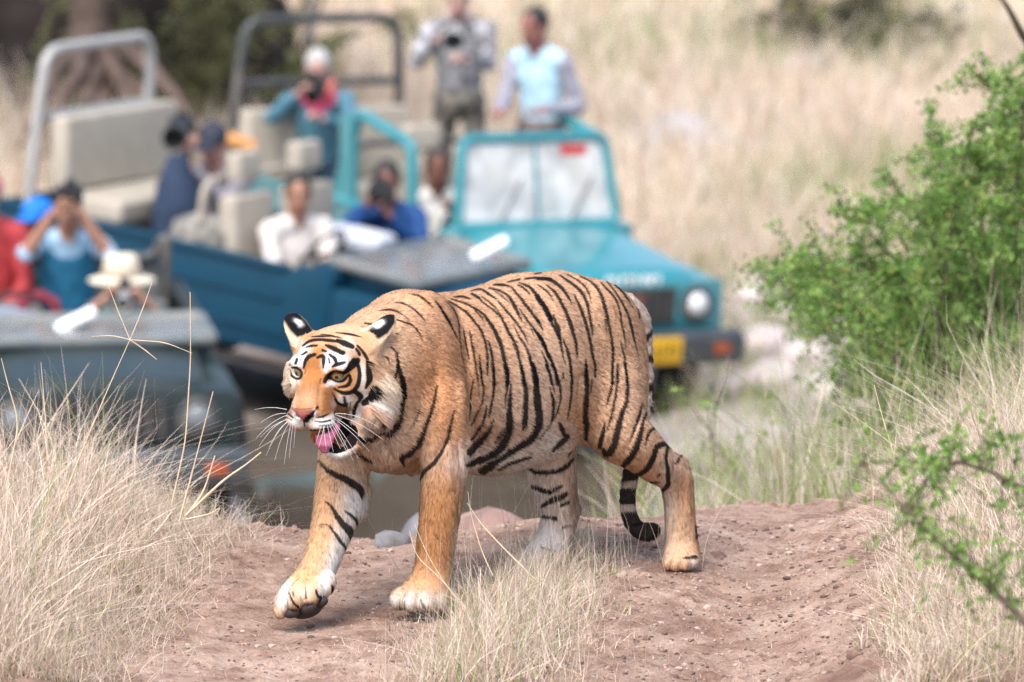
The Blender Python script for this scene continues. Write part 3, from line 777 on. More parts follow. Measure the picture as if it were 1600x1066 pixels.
for (k, z), lst in ST.items():
    for pts in lst:
        stripe([k] if k != h else [h], z, [(p[0], p[1], p[2] * 1.22 + (1.0 if p[2] > 6 else 0) * z[2] * (.9 if k == h else .6)) for p in pts], BLACK if k != h else BLACK, 1.3 if k == h else 1.5, .98 if k == h else .95)
# flecks on the haunch and neck
fr = np.random.default_rng(21)
for _ in range(150):
    u, v = fr.uniform(880, 1000), fr.uniform(500, 660); s = fr.uniform(.9, 2.2)
    blob(B, u, v, s * .7, s, BROWN, fr.uniform(.15, .55))
for _ in range(110):
    u, v = fr.uniform(622, 668), fr.uniform(540, 660); s = fr.uniform(.7, 1.5)
    blob(B, u, v, s * .6, s * 1.3, BROWN, fr.uniform(.1, .4))
for _ in range(40):
    u, v = fr.uniform(618, 626), fr.uniform(590, 630); blob(B, u, v, .8, 1.2, BLACK, .5)
# nose leather, lips, eye rims
poly(h, [(455, 638), (470, 641), (487, 640), (492, 641), (479, 652), (474, 657), (465, 649)], PINK, 1.5)
poly(h, [(473, 658), (478, 650), (494, 639), (489, 652), (479, 661)], BLACK, 1.2)
stripe([h], (0, 0, 1), [(475, 657, 3), (476, 666, 2)], BLACK, 1)
stripe([h], (0, 0, 1), [(456, 637, 1.2), (470, 639.5, 1.6), (486, 638, 1.2)], (.12, .06, .05), 1)
stripe([h], (0, 0, 1), [(484, 672, 2.5), (500, 671, 3), (520, 668, 3.5), (536, 664, 4)], BLACK, 1)
poly(h, [(524, 668), (536, 652), (546, 656), (550, 672), (549, 692), (541, 705), (525, 709), (531, 690)], (.012, .009, .010), 3)
# toe pads and gaps of the lifted paw, toe gaps of the planted paw
for (u, v, ru, rv, a) in ((456, 958, 13, 8, -8), (482, 949, 14, 9, -20), (503, 941, 10, 9, -35), (478, 957, 26, 7, -18)):
    blob(FR, u, v, ru, rv, (.045, .030, .026), 1, a, 2.5)
for pts in ([(452, 926, 2), (458, 940, 4), (466, 948, 5)], [(478, 918, 1.5), (479, 935, 3)], [(493, 922, 3), (497, 931, 5), (505, 934, 5)], [(519, 915, 5), (520, 925, 5)], [(457, 925, 2.5), (459, 931, 2.5)]):
    stripe([FR], (0, 0, 1), pts, BLACK, 1.4)
for pts in ([(624, 938, 1), (625, 955, 2.5)], [(633, 938, 1.5), (632, 956, 3)], [(655, 940, 1), (657, 956, 2.5)], [(657, 936, 2), (662, 948, 5), (664, 956, 3)], [(612, 956, 2), (640, 957, 3), (700, 955, 2)]):
    stripe([B], (0, 0, 1), pts, (.03, .03, .035), 1.4, .8)

# relief of muscle edges, folds and tendons, in millimetres along the normal
relief = np.zeros((GH, GW), np.float32)
def crease(pts, w, dep):
    P = np.array(pts, float); mx = w * 3
    i0, i1 = int((P[:, 1].min() - mx - VV0) * PX), int((P[:, 1].max() + mx - VV0) * PX)
    j0, j1 = int((P[:, 0].min() - mx - UU0) * PX), int((P[:, 0].max() + mx - UU0) * PX)
    i0, j0 = max(i0, 0), max(j0, 0)
    X, Y = gu[i0:i1, j0:j1], gv[i0:i1, j0:j1]; best = np.full(X.shape, 99.0)
    for n, (a, b) in enumerate(zip(P[:-1], P[1:])):
        e = b - a; t = np.clip(((X - a[0]) * e[0] + (Y - a[1]) * e[1]) / (e @ e), 0, 1)
        best = np.minimum(best, np.hypot(X - a[0] - t * e[0], Y - a[1] - t * e[1]))
    relief[i0:i1, j0:j1] += (dep * np.exp(-(best / w) ** 2)).astype(np.float32)
for c in (([(716, 478), (731, 540), (737, 620), (734, 685)], 8, -7), ([(697, 540), (700, 600), (697, 665)], 9, 2), ([(682, 560), (686, 650)], 8, -2.5),
          ([(668, 545), (668, 610)], 9, 1.5), ([(712, 560), (716, 640)], 8, -2), ([(722, 600), (722, 690)], 8, 2),
          ([(910, 590), (907, 645), (899, 690)], 9, -9), ([(930, 600), (925, 660)], 9, 4), ([(1003, 640), (985, 690), (975, 705)], 6, -3),
          ([(1054, 725), (1059, 770), (1058, 830)], 4, -4), ([(1074, 740), (1076, 800)], 4, 3), ([(715, 690), (722, 750), (713, 830)], 4, -4), ([(700, 690), (702, 760)], 6, 4),
          ([(596, 685), (612, 712), (632, 738)], 6, -6), ([(652, 742), (672, 722), (700, 690)], 6, -4), ([(588, 660), (575, 690)], 5, -4),
          ([(548, 694), (588, 692), (612, 662), (622, 610)], 6, -7), ([(630, 480), (600, 540)], 8, -3), ([(640, 510), (668, 560)], 8, -4),
          ([(760, 470), (800, 560), (800, 640)], 14, -3), ([(840, 470), (862, 560), (850, 640)], 12, -3), ([(880, 470), (895, 520)], 14, 4), ([(800, 470), (828, 560), (822, 650)], 10, 2),
          ([(506, 585), (520, 578), (536, 580), (544, 586)], 3, 3.5), ([(455, 574), (466, 570), (473, 575)], 3, 3), ([(512, 597), (526, 597), (538, 592)], 3, 2),
          ([(500, 598), (498, 625), (500, 640)], 4, -2.5), ([(462, 598), (463, 625)], 3, -2), ([(484, 575), (484, 610)], 5, -1.5),
          ([(492, 650), (505, 655), (520, 655)], 3, -1.5), ([(530, 600), (545, 625)], 5, -3), ([(520, 525), (515, 560)], 5, -2.5),
          ([(524, 760), (516, 830)], 5, -3), ([(550, 745), (556, 790)], 5, -3), ([(870, 720), (880, 790)], 5, -4), ([(850, 860), (825, 872)], 5, -3)):
    crease(*c)
def coat(P, N, part, relief_only=False):
    """colour of the coat for world points P with world normals N"""
    out = np.empty((len(P), 3), np.float32)
    view = P - CAMP; view /= np.linalg.norm(view, axis=1)[:, None]
    back = (N * view).sum(1) > 0.12
    Q = P.copy()
    for k, o, ax in ((BODY, t2w(T(612, 600, 0)), BL @ TM), (HEAD, t2w(HO), HL @ TM)):
        m = back & (part == k)
        Q[m] = P[m] - 2 * ((P[m] - o) @ ax)[:, None] * ax
    u, v, _ = project(Q)
    x = np.clip((u - UU0) * PX - .5, 0, GW - 1.01); y = np.clip((v - VV0) * PX - .5, 0, GH - 1.01)
    xi, yi = x.astype(int), y.astype(int); fx, fy = (x - xi)[:, None], (y - yi)[:, None]
    if relief_only:
        return (relief[yi, xi] * (1 - fx[:, 0]) + relief[yi, xi + 1] * fx[:, 0]) * .001
    for k in layers:
        m = part == k
        L = layers[k]; a, b = xi[m], yi[m]; p, q = fx[m], fy[m]
        out[m] = (L[b, a] * (1 - p) + L[b, a + 1] * p) * (1 - q) + (L[b + 1, a] * (1 - p) + L[b + 1, a + 1] * p) * q
    return out
WV = t2w(TV)
hh = coat(WV, VN, TPART, True) * (TPART != TAIL) + (fbm(WV[:, 0] * 40, WV[:, 1] * 40, WV[:, 2] * 40, 2) - .5) * .0010 * (TPART != HEAD)
WV = WV + VN * hh[:, None]
tg_me.vertices.foreach_set('co', WV.astype(np.float32).ravel()); tg_me.update()
tg_me.vertices.foreach_get('normal', vn); VN = vn.reshape(-1, 3).astype(float)
TCOL = coat(WV, VN, TPART)
md = np.minimum(MOUTH['f'](TV[:, 0], TV[:, 1], TV[:, 2]), MOUTH2['f'](TV[:, 0], TV[:, 1], TV[:, 2]))
inm = (md < .004) & (TPART == HEAD)
TCOL[inm] = (.02, .012, .014)
set_color(tg_me, TCOL)

def coat_material(name, fur=False):
    m = bpy.data.materials.new(name); m.use_nodes = True
    N, L = m.node_tree.nodes, m.node_tree.links
    b = N['Principled BSDF']; b.inputs['Roughness'].default_value = .8; b.inputs['Specular IOR Level'].default_value = .12
    a = N.new('ShaderNodeAttribute'); a.attribute_name = 'col'
    L.new(a.outputs['Color'], b.inputs['Base Color'])
    if fur:
        n = N.new('ShaderNodeAttribute'); n.attribute_name = 'nrm'
        L.new(n.outputs['Vector'], b.inputs['Normal'])
    else:
        tc = N.new('ShaderNodeTexCoord'); nz = N.new('ShaderNodeTexNoise'); nz.inputs['Scale'].default_value = 350
        L.new(tc.outputs['Object'], nz.inputs['Vector'])
        bp = N.new('ShaderNodeBump'); bp.inputs['Strength'].default_value = .25; bp.inputs['Distance'].default_value = .003
        L.new(nz.outputs['Fac'], bp.inputs['Height']); L.new(bp.outputs[0], b.inputs['Normal'])
    return m
tiger = link_mesh('tiger', tg_me, coat_material('tiger skin'))
tag(tiger, 'striped orange tiger walking across the dirt track with mouth open', 'tiger')

# ---- eyes, tongue, teeth, pads, whiskers
def local_mesh(name, bm, M, parent, smooth=True):
    me = bpy.data.meshes.new(name); bm.to_mesh(me); bm.free()
    for p in me.polygons: p.use_smooth = smooth
    return link_mesh(name, me, M, parent)
def eye_mesh(c, r, fwd):
    """eyeball with iris and pupil painted by angle from its axis"""
    bm = bmesh.new(); bmesh.ops.create_uvsphere(bm, u_segments=48, v_segments=40, radius=r)
    V = np.array([v.co[:] for v in bm.verts]); F = [[v.index for v in f.verts] for f in bm.faces]
    bm.to_mesh(me := bpy.data.meshes.new('eye')); bm.free()
    rot = Vector((0, 0, 1)).rotation_difference(Vector(fwd)).to_matrix()
    W = V @ np.array(rot).T + c
    me.vertices.foreach_set('co', W.astype(np.float32).ravel())
    a = np.degrees(np.arccos(np.clip(V[:, 2] / r, -1, 1)))
    C = np.zeros((len(V), 3)); C[:] = (.03, .02, .018)
    C[a < 52] = (.24, .16, .06); C[a < 34] = (.34, .26, .10); C[a < 16] = (.008, .007, .006)
    set_color(me, C)
    for p in me.polygons: p.use_smooth = True
    return me
eye_mat = mat('eye', attr='col', rough=.08, spec=.6, coat=.6)
for (f, l, u) in EYES:
    c = t2w(H(f - 4.5, l, u))
    look = norm(HF * 1.0 + HL * (.35 if l > 0 else -.35) - HU * .05) @ TM
    link_mesh('eye', eye_mesh(c, 11.5 * TS, look), eye_mat, tiger)
# tongue
def ell_chain_mesh(name, prims, lo, hi, step, k, M, parent):
    g = Field(np.arange(lo[0], hi[0], step), np.arange(lo[1], hi[1], step), np.arange(lo[2], hi[2], step))
    for p in prims: g.apply(p, k)
    V, F = g.mesh()
    return link_mesh(name, mesh_np(name, t2w(V), F[:, ::-1]), M, parent)
tongue_mat = mat('tongue', (.27, .062, .125), rough=.45, spec=.5, var=.1, scale=60, bump=.3, bscale=500)
tp = [ellcone(T(520, 666, -188), T(508, 683, -208), HF, HL, R(7, 13), R(6, 16)), ellcone(T(508, 683, -208), T(506, 696, -212), HF, HL, R(6, 16), R(5.5, 14)), ellcone(T(506, 696, -212), T(507, 704, -211), HF, HL, R(5.5, 13), R(4.5, 8))]
pts = np.array([p['lo'] for p in tp] + [p['hi'] for p in tp])
ell_chain_mesh('tongue', tp, pts.min(0) - .01, pts.max(0) + .01, .002, .006, tongue_mat, tiger)
tooth_mat = mat('tooth', (.75, .66, .45), rough=.3)
for s in (1,):
    for (f, l, u0, u1, r) in ((60, 17, -104, -88, 4.0), (86, 15, -62, -78, 3.4)):
        bm = bmesh.new(); bmesh.ops.create_cone(bm, cap_ends=True, segments=10, radius1=r * TS, radius2=.6 * TS, depth=1)
        p0, p1 = t2w(H(f, s * l, u0)), t2w(H(f + 2, s * l, u1)); dv = Vector(p1 - p0)
        Mx = Matrix.Translation(Vector((p0 + p1) / 2)) @ Vector((0, 0, 1)).rotation_difference(dv.normalized()).to_matrix().to_4x4() @ Matrix.Diagonal((1, 1, dv.length, 1))
        bmesh.ops.transform(bm, matrix=Mx, verts=bm.verts)
        local_mesh('tooth', bm, tooth_mat, tiger)
pad_mat = mat('paw pad', (.026, .018, .017), rough=.6, var=.2, scale=80, bump=.3, bscale=300)
for (u, v, w, ru, rv) in ((457, 958, -143, 13, 8), (482, 950, -146, 14, 9), (503, 940, -136, 10, 8), (481, 957, -126, 22, 9)):
    bm = bmesh.new(); bmesh.ops.create_icosphere(bm, subdivisions=3, radius=1)
    A = np.stack([norm((.95, .28, -.1)), norm((-.25, .85, -.3)), norm((0, -.45, -.9))])
    V = np.array([q.co[:] for q in bm.verts]) * np.array(R(ru, rv, 7)); W = t2w(T(u, v, w) + V @ A)
    for q, p in zip(bm.verts, W): q.co = p
    local_mesh('paw_pad', bm, pad_mat, tiger)

def tube(name, paths, radii, M, parent=None, sides=5):
    """thin tapered tubes along world polylines, one mesh"""
    VV, FF, n0 = [], [], 0
    for P, rr in zip(paths, radii):
        P = np.array(P, float); n = len(P)
        tn = np.gradient(P, axis=0); tn /= np.linalg.norm(tn, axis=1)[:, None] + 1e-9
        ref = np.array([.31, .77, .55]); a = np.cross(tn, ref); a /= np.linalg.norm(a, axis=1)[:, None] + 1e-9; b = np.cross(tn, a)
        r = np.interp(np.linspace(0, 1, n), np.linspace(0, 1, len(rr)), rr)
        for j in range(sides):
            an = 2 * math.pi * j / sides
            VV.append(P + (a * math.cos(an) + b * math.sin(an)) * r[:, None])
        for i in range(n - 1):
            for j in range(sides):
                k = (j + 1) % sides
                FF.append((n0 + j * n + i, n0 + k * n + i, n0 + k * n + i + 1, n0 + j * n + i + 1))
        n0 += n * sides
    me = mesh_np(name, np.concatenate(VV), np.array(FF))
    return link_mesh(name, me, M, parent)
whisk_mat = mat('whisker', (.85, .85, .86), rough=.4)
def whisker(uv0, uv1, w0, w1, sag):
    p0, p1 = T(*uv0, w0), T(*uv1, w1)
    t = np.linspace(0, 1, 12)[:, None]
    P = p0 + (p1 - p0) * t + np.array([0, 1, 0]) * (np.sin(t * math.pi) * sag * TS)
    tube('whisker', [t2w(P)], [[.0006, .0005, .00025]], whisk_mat, tiger, 5)
for a, b, sg in (((448, 640), (398, 640), 3), ((447, 646), (408, 660), 4), ((448, 649), (400, 685), 5), ((446, 656), (405, 697), 6), ((450, 658), (416, 712), 7),
                 ((452, 661), (429, 720), 7), ((455, 661), (444, 726), 6), ((450, 655), (407, 683), 4), ((449, 660), (420, 700), 6), ((458, 663), (452, 716), 5), ((462, 664), (459, 700), 3)):
    whisker(a, b, -258, -240, sg)
for a, b, sg in (((523, 648), (600, 688), 5), ((522, 651), (572, 690), 2), ((522, 654), (578, 706), 3), ((519, 657), (553, 722), 2), ((517, 660), (545, 712), 1), ((514, 662), (532, 702), 0),
                 ((508, 664), (498, 700), 1), ((503, 664), (494, 690), 1), ((511, 663), (521, 706), 0), ((524, 646), (592, 668), 6), ((521, 658), (560, 716), 2), ((505, 665), (510, 702), 0)):
    whisker(a, b, -250, -250, sg)

# ---- fur: fine strands rooted on the skin, each one coloured like its root
def make_fur(parent, count, seed=5):
    r = np.random.default_rng(seed)
    tri = np.concatenate([TF[:, [0, 2, 1]], TF[:, [0, 3, 2]]])
    a, b, c = WV[tri[:, 0]], WV[tri[:, 1]], WV[tri[:, 2]]
    ar = .5 * np.linalg.norm(np.cross(b - a, c - a), axis=1)
    fc = (VN[tri[:, 0]] * ((a + b + c) / 3 - CAMP)).sum(1)
    okm = (~inm[tri].any(1))
    wgt = ar * okm * np.where(fc > 3.0, .35, 1.0) * np.where(TPART[tri[:, 0]] == HEAD, 1.9, 1.0)
    t = r.choice(len(tri), count, p=wgt / wgt.sum())
    s1, s2 = r.random(count), r.random(count); fl = s1 + s2 > 1; s1[fl] = 1 - s1[fl]; s2[fl] = 1 - s2[fl]
    w0 = (1 - s1 - s2)[:, None]; w1 = s1[:, None]; w2 = s2[:, None]
    P = a[t] * w0 + b[t] * w1 + c[t] * w2
    N = VN[tri[t, 0]] * w0 + VN[tri[t, 1]] * w1 + VN[tri[t, 2]] * w2; N /= np.linalg.norm(N, axis=1)[:, None]
    part = TPART[tri[t, 0]]
    u, v, _ = project(P)
    loc = (P - t2w(HO)) @ TM.T / TS
    hf, hl, hu = loc @ HF, loc @ HL, loc @ HU
    L = np.full(count, .012)
    L = np.where(part == HEAD, .0065, L)
    L = np.where((part == BODY) & (v > 660) & (u > 745) & (u < 920), .018, L)
    L = np.where((part == BODY) & (v > 640) & (u < 660) & (v < 770), .016, L)
    L = np.where((v > 885), .010, L)
    L = np.where(part == TAIL, .014, L)
    L = np.where(part == EAR, .007, L)
    ruff = (part == HEAD) & (hf < 12) & (np.abs(hl) > 44) & (hu < 20)
    dr = np.minimum(np.hypot(u - 601, (v - 622) * .8), np.hypot(u - 447, (v - 598) * .8))
    ruff2 = (part == HEAD) & (dr < 27) & ((u > 540) | (u < 455)); ruff = ruff | ruff2
    L = np.where(ruff, .030, L); L = np.where(ruff2, np.where(u < 500, .022, .042), L)
    L = np.where((part == HEAD) & (hl < 0) & (u < 476) & (v < 592), np.minimum(L, .012), L)
    L = np.where((part == HEAD) & (hu < -84) & (hf < 60), .020, L)
    # combing direction
    bf, bl, bu = BF @ TM, BL @ TM, BU @ TM
    D = np.tile(-bf, (count, 1)) + np.array([0, 0, -.45])
    leg = (part == FR) | (part == HR) | ((v > 700) & ((u < 745) | (u > 1000)))
    D[leg] = np.array([0, 0, -1.0]) - .15 * bf
    D[part == TAIL] = (0, 0, -1)
    hm = (part == HEAD) | (part == EAR)
    nose = t2w(H(125, 0, -20))
    dd = P - nose; dd /= np.linalg.norm(dd, axis=1)[:, None]
    D[hm] = dd[hm] + np.array([0, 0, -.15])
    sgn = np.sign(hl)[:, None]
    D[ruff] = (sgn * .75 * (HL @ TM) - .5 * (HF @ TM) + np.array([0, 0, -.75]))[ruff]
    D = D - (D * N).sum(1)[:, None] * N
    D /= np.linalg.norm(D, axis=1)[:, None] + 1e-9
    D += r.normal(0, .11, (count, 3)); 
    bq = norm(bf * .9 + np.array([0, 0, .45])); side_ = np.cross(bq, np.array([0, 0, 1.0])); side_ /= np.linalg.norm(side_); up_ = np.cross(side_, bq); Pl = P - TO
    st1 = fbm(Pl @ bq * 45, Pl @ side_ * 210, Pl @ up_ * 210, 2); st2 = fbm(Pl[:, 2] * 45, Pl[:, 0] * 220, Pl[:, 1] * 220, 2); st3 = fbm(P[:, 0] * 170, P[:, 1] * 170, P[:, 2] * 170, 2)
    streak = np.where(hm, st3, np.where(leg, st2, st1))
    cl = (fbm(P[:, 0] * 60, P[:, 1] * 60, P[:, 2] * 60, 2) - .5)[:, None]
    D += cl * np.cross(N, D) * np.where(leg, .25, .5)[:, None]
    L = L * r.uniform(.65, 1.2, count)
    C = coat(P + D * (L * .4)[:, None], N, part)
    C[ruff & (hl < 0)] = np.array((.70, .55, .42)) * r.uniform(.8, 1.15, (int((ruff & (hl < 0)).sum()), 1))
    lift = np.where(ruff, .30, .20)[:, None] * r.uniform(.6, 1.4, (count, 1))
    ts = np.array([0, .34, .68, 1.0])
    pts = np.empty((count, 4, 3), np.float32)
    for i, tt in enumerate(ts):
        pts[:, i] = P - N * .0008 + L[:, None] * (D * tt + N * lift * (tt * 1.4 - .8 * tt * tt)) + np.array([0, 0, -1.0]) * (L * .12 * tt * tt)[:, None]
    hc = bpy.data.hair_curves.new('fur'); hc.add_curves([4] * count)
    hc.points.foreach_set('position', pts.ravel())
    rad = np.tile(np.array([.00046, .00046, .0004, .0001], np.float32), (count, 1)) * np.where(ruff, 1.35, 1.0)[:, None].astype(np.float32)
    if 'radius' in hc.attributes: hc.attributes['radius'].data.foreach_set('value', rad.ravel())
    else: hc.attributes.new('radius', 'FLOAT', 'POINT').data.foreach_set('value', rad.ravel())
    ca = hc.attributes.new('col', 'FLOAT_COLOR', 'CURVE')
    C4 = np.ones((count, 4), np.float32); C4[:, :3] = np.clip(C * r.uniform(.72, 1.24, (count, 1)) * (1 + 1.5 * (streak - .5) * np.where(hm, .6, 1.0))[:, None], 0, .92)
    ca.data.foreach_set('color', C4.ravel())
    na = hc.attributes.new('nrm', 'FLOAT_VECTOR', 'CURVE')
    NN = N + .10 * D; NN /= np.linalg.norm(NN, axis=1)[:, None]
    na.data.foreach_set('vector', NN.astype(np.float32).ravel())
    o = bpy.data.objects.new('fur', hc); COL.objects.link(o); hc.materials.append(coat_material('tiger fur', True))
    o.parent = parent; o['kind'] = 'stuff'
    return o
make_fur(tiger, FUR_COUNT)
# ------------------------------------------------------------------ hard-surface builder
class MB:
    def __init__(self): self.bm = bmesh.new()
    def _xf(self, vs, M):
        bmesh.ops.transform(self.bm, matrix=M, verts=vs)
    def box(self, c, s, rot=None, taper=None):
        r = bmesh.ops.create_cube(self.bm, size=1.0); vs = r['verts']
        for v in vs:
            if taper and v.co.x > 0: v.co.y *= taper[0]; v.co.z *= taper[1]
        M = Matrix.Translation(c) @ ((Euler(rot).to_matrix().to_4x4()) if rot else Matrix()) @ Matrix.Diagonal((*s, 1))
        self._xf(vs, M); return self
    def prism(self, pts, y0, y1):
        """polygon in the x-z plane swept from y0 to y1"""
        a = [self.bm.verts.new((x, y0, z)) for x, z in pts]; c = [self.bm.verts.new((x, y1, z)) for x, z in pts]
        n = len(pts)
        self.bm.faces.new(a); self.bm.faces.new(c[::-1])
        for i in range(n): self.bm.faces.new((a[(i + 1) % n], a[i], c[i], c[(i + 1) % n]))
        return self
    def loft(self, rings, cap=True):
        R_ = [[self.bm.verts.new(p) for p in r] for r in rings]
        for a, b_ in zip(R_[:-1], R_[1:]):
            n = len(a)
            for i in range(n): self.bm.faces.new((a[i], a[(i + 1) % n], b_[(i + 1) % n], b_[i]))
        if cap: self.bm.faces.new(R_[0][::-1]); self.bm.faces.new(R_[-1])
        return self
    def cyl(self, p0, p1, r0, r1=None, seg=24, cap=True):
        r1 = r0 if r1 is None else r1
        p0, p1 = Vector(p0), Vector(p1); d = p1 - p0
        r = bmesh.ops.create_cone(self.bm, cap_ends=cap, segments=seg, radius1=r0, radius2=r1, depth=d.length)
        self._xf(r['verts'], Matrix.Translation((p0 + p1) / 2) @ Vector((0, 0, 1)).rotation_difference(d.normalized()).to_matrix().to_4x4())
        return self
    def pipe(self, path, r, seg=12):
        pts = [Vector(p) for p in path]; rings = []
        for i, p in enumerate(pts):
            t = (pts[min(i + 1, len(pts) - 1)] - pts[max(i - 1, 0)]).normalized()
            if i == 0: ref = Vector((.3, .5, .8)); a = t.cross(ref).normalized()
            else: a = (a - a.dot(t) * t).normalized()
            b_ = t.cross(a)
            rings.append([p + (a * math.cos(2 * math.pi * k / seg) + b_ * math.sin(2 * math.pi * k / seg)) * r for k in range(seg)])
        return self.loft(rings)
    def lathe(self, prof, c, axis='y', seg=32):
        """profile of (radius, offset) turned about an axis"""
        rings = []
        for r, o in prof:
            ring = []
            for k in range(seg):
                a = 2 * math.pi * k / seg
                if axis == 'y': ring.append((c[0] + r * math.cos(a), c[1] + o, c[2] + r * math.sin(a)))
                elif axis == 'x': ring.append((c[0] + o, c[1] + r * math.cos(a), c[2] + r * math.sin(a)))
                else: ring.append((c[0] + r * math.cos(a), c[1] + r * math.sin(a), c[2] + o))
            rings.append(ring)
        return self.loft(rings)
    def build(self, name, M, parent=None, bevel=0.0, seg=2, smooth=True):
        bmesh.ops.recalc_face_normals(self.bm, faces=self.bm.faces)
        if bevel:
            ed = [e for e in self.bm.edges if len(e.link_faces) == 2 and e.calc_face_angle(0) > .6]
            if ed: bmesh.ops.bevel(self.bm, geom=ed, offset=bevel, segments=seg, affect='EDGES', profile=.6)
        me = bpy.data.meshes.new(name); self.bm.to_mesh(me); self.bm.free()
        if smooth:
            for p in me.polygons: p.use_smooth = True
            me.set_sharp_from_angle(angle=math.radians(32))
        return link_mesh(name, me, M, parent)

def round_path(pts, r, n=5):
    """polyline with rounded corners"""
    pts = [Vector(p) for p in pts]; out = [pts[0]]
    for i in range(1, len(pts) - 1):
        a, p, c = pts[i - 1], pts[i], pts[i + 1]
        ra = min(r, (p - a).length * .45, (c - p).length * .45)
        s, e = p + (a - p).normalized() * ra, p + (c - p).normalized() * ra
        for k in range(n + 1):
            t = k / n; out.append(s * (1 - t) ** 2 + p * 2 * t * (1 - t) + e * t * t)
    out.append(pts[-1]); return out

DUST = (.42, .34, .27)
blackm = mat('black rubber', (.012, .012, .014), .8, spec=.2, var=.2, dirt=(.2, .16, .13), dirt_amt=.15, dirt_scale=5)
tyre_dusty = mat('dusty tyre', (.06, .052, .045), .9, var=.2, dirt=(.33, .25, .19), dirt_amt=.8, dirt_scale=3)
steel = mat('painted steel rim', (.42, .42, .42), .45, var=.15, dirt=DUST, dirt_amt=.5)
darkmetal = mat('dark metal', (.035, .045, .05), .5, var=.15, dirt=DUST, dirt_amt=.3)
chrome = mat('mirror', (.95, .95, .96), .08, metal=1.0)
def glare_glass(lo, hi):
  glassm = bpy.data.materials.new('glare glass'); glassm.use_nodes = True
  gn, gl = glassm.node_tree.nodes, glassm.node_tree.links
  for n_ in list(gn):
      if n_.type != 'OUTPUT_MATERIAL': gn.remove(n_)
  go = [n_ for n_ in gn if n_.type == 'OUTPUT_MATERIAL'][0]
  gt = gn.new('ShaderNodeBsdfTransparent'); gg = gn.new('ShaderNodeBsdfGlossy'); gg.inputs['Roughness'].default_value = .06
  gd = gn.new('ShaderNodeBsdfDiffuse'); gd.inputs['Color'].default_value = (.86, .86, .86, 1)  # white diffuse share paints the bright sky reflection into the panes
  gt.inputs['Color'].default_value = (.90, .94, .93, 1)
  fz = gn.new('ShaderNodeFresnel'); fz.inputs['IOR'].default_value = 1.6
  gtc = gn.new('ShaderNodeTexCoord'); gz1 = gn.new('ShaderNodeTexNoise'); gz1.inputs['Scale'].default_value = 5; gz1.inputs['Detail'].default_value = 6
  gl.new(gtc.outputs['Object'], gz1.inputs['Vector'])
  gmr = gn.new('ShaderNodeMapRange'); gmr.inputs['From Min'].default_value = .4; gmr.inputs['From Max'].default_value = .62; gmr.inputs['To Min'].default_value = lo; gmr.inputs['To Max'].default_value = hi
  gl.new(gz1.outputs['Fac'], gmr.inputs['Value'])
  m1 = gn.new('ShaderNodeMixShader'); m2 = gn.new('ShaderNodeMixShader')
  gl.new(gmr.outputs[0], m1.inputs[0]); gl.new(gt.outputs[0], m1.inputs[1]); gl.new(gd.outputs[0], m1.inputs[2])
  gl.new(fz.outputs[0], m2.inputs[0]); gl.new(m1.outputs[0], m2.inputs[1]); gl.new(gg.outputs[0], m2.inputs[2]); gl.new(m2.outputs[0], go.inputs['Surface'])
  return glassm
tan = mat('tan vinyl', (.42, .38, .315), .55, var=.12, scale=12, dirt=(.30, .25, .2), dirt_amt=.35)
greyv = mat('grey vinyl', (.13, .13, .13), .55, var=.12, scale=12)
glassm = glare_glass(.42, .78); glassd = glare_glass(.20, .24)
lampd = mat('dull lamp lens', (.16, .18, .19), .15, spec=.5)
lampg = mat('lamp lens', (.75, .78, .80), .12, spec=.8, coat=.6)
amber = mat('amber lens', (.34, .060, .015), .25, coat=.4)
platey = mat('yellow plate', (.75, .42, .01), .45, var=.08)
ink = mat('black ink', (.02, .02, .02), .6)
whitep = mat('white lettering', (.82, .83, .83), .4)

def cushion(c, s, M, name, parent, rot=None):
    b_ = MB(); b_.box(c, s, rot); return b_.build(name, M, parent, bevel=min(s) * .32, seg=3)

def seat(root, x, y, w=.46, head=True, M=tan, zf=.62, back_h=.52):
    cushion((x + .02, y, zf + .16), (.46, w, .14), M, 'seat_cushion', root)
    bk = cushion((x - .24, y, zf + .16 + back_h * .52), (.13, w, back_h), M, 'seat_backrest', root, (0, -.16, 0))
    if head:
        cushion((x - .32, y, zf + .16 + back_h + .17), (.11, w * .58, .18), M, 'headrest', root, (0, -.16, 0))

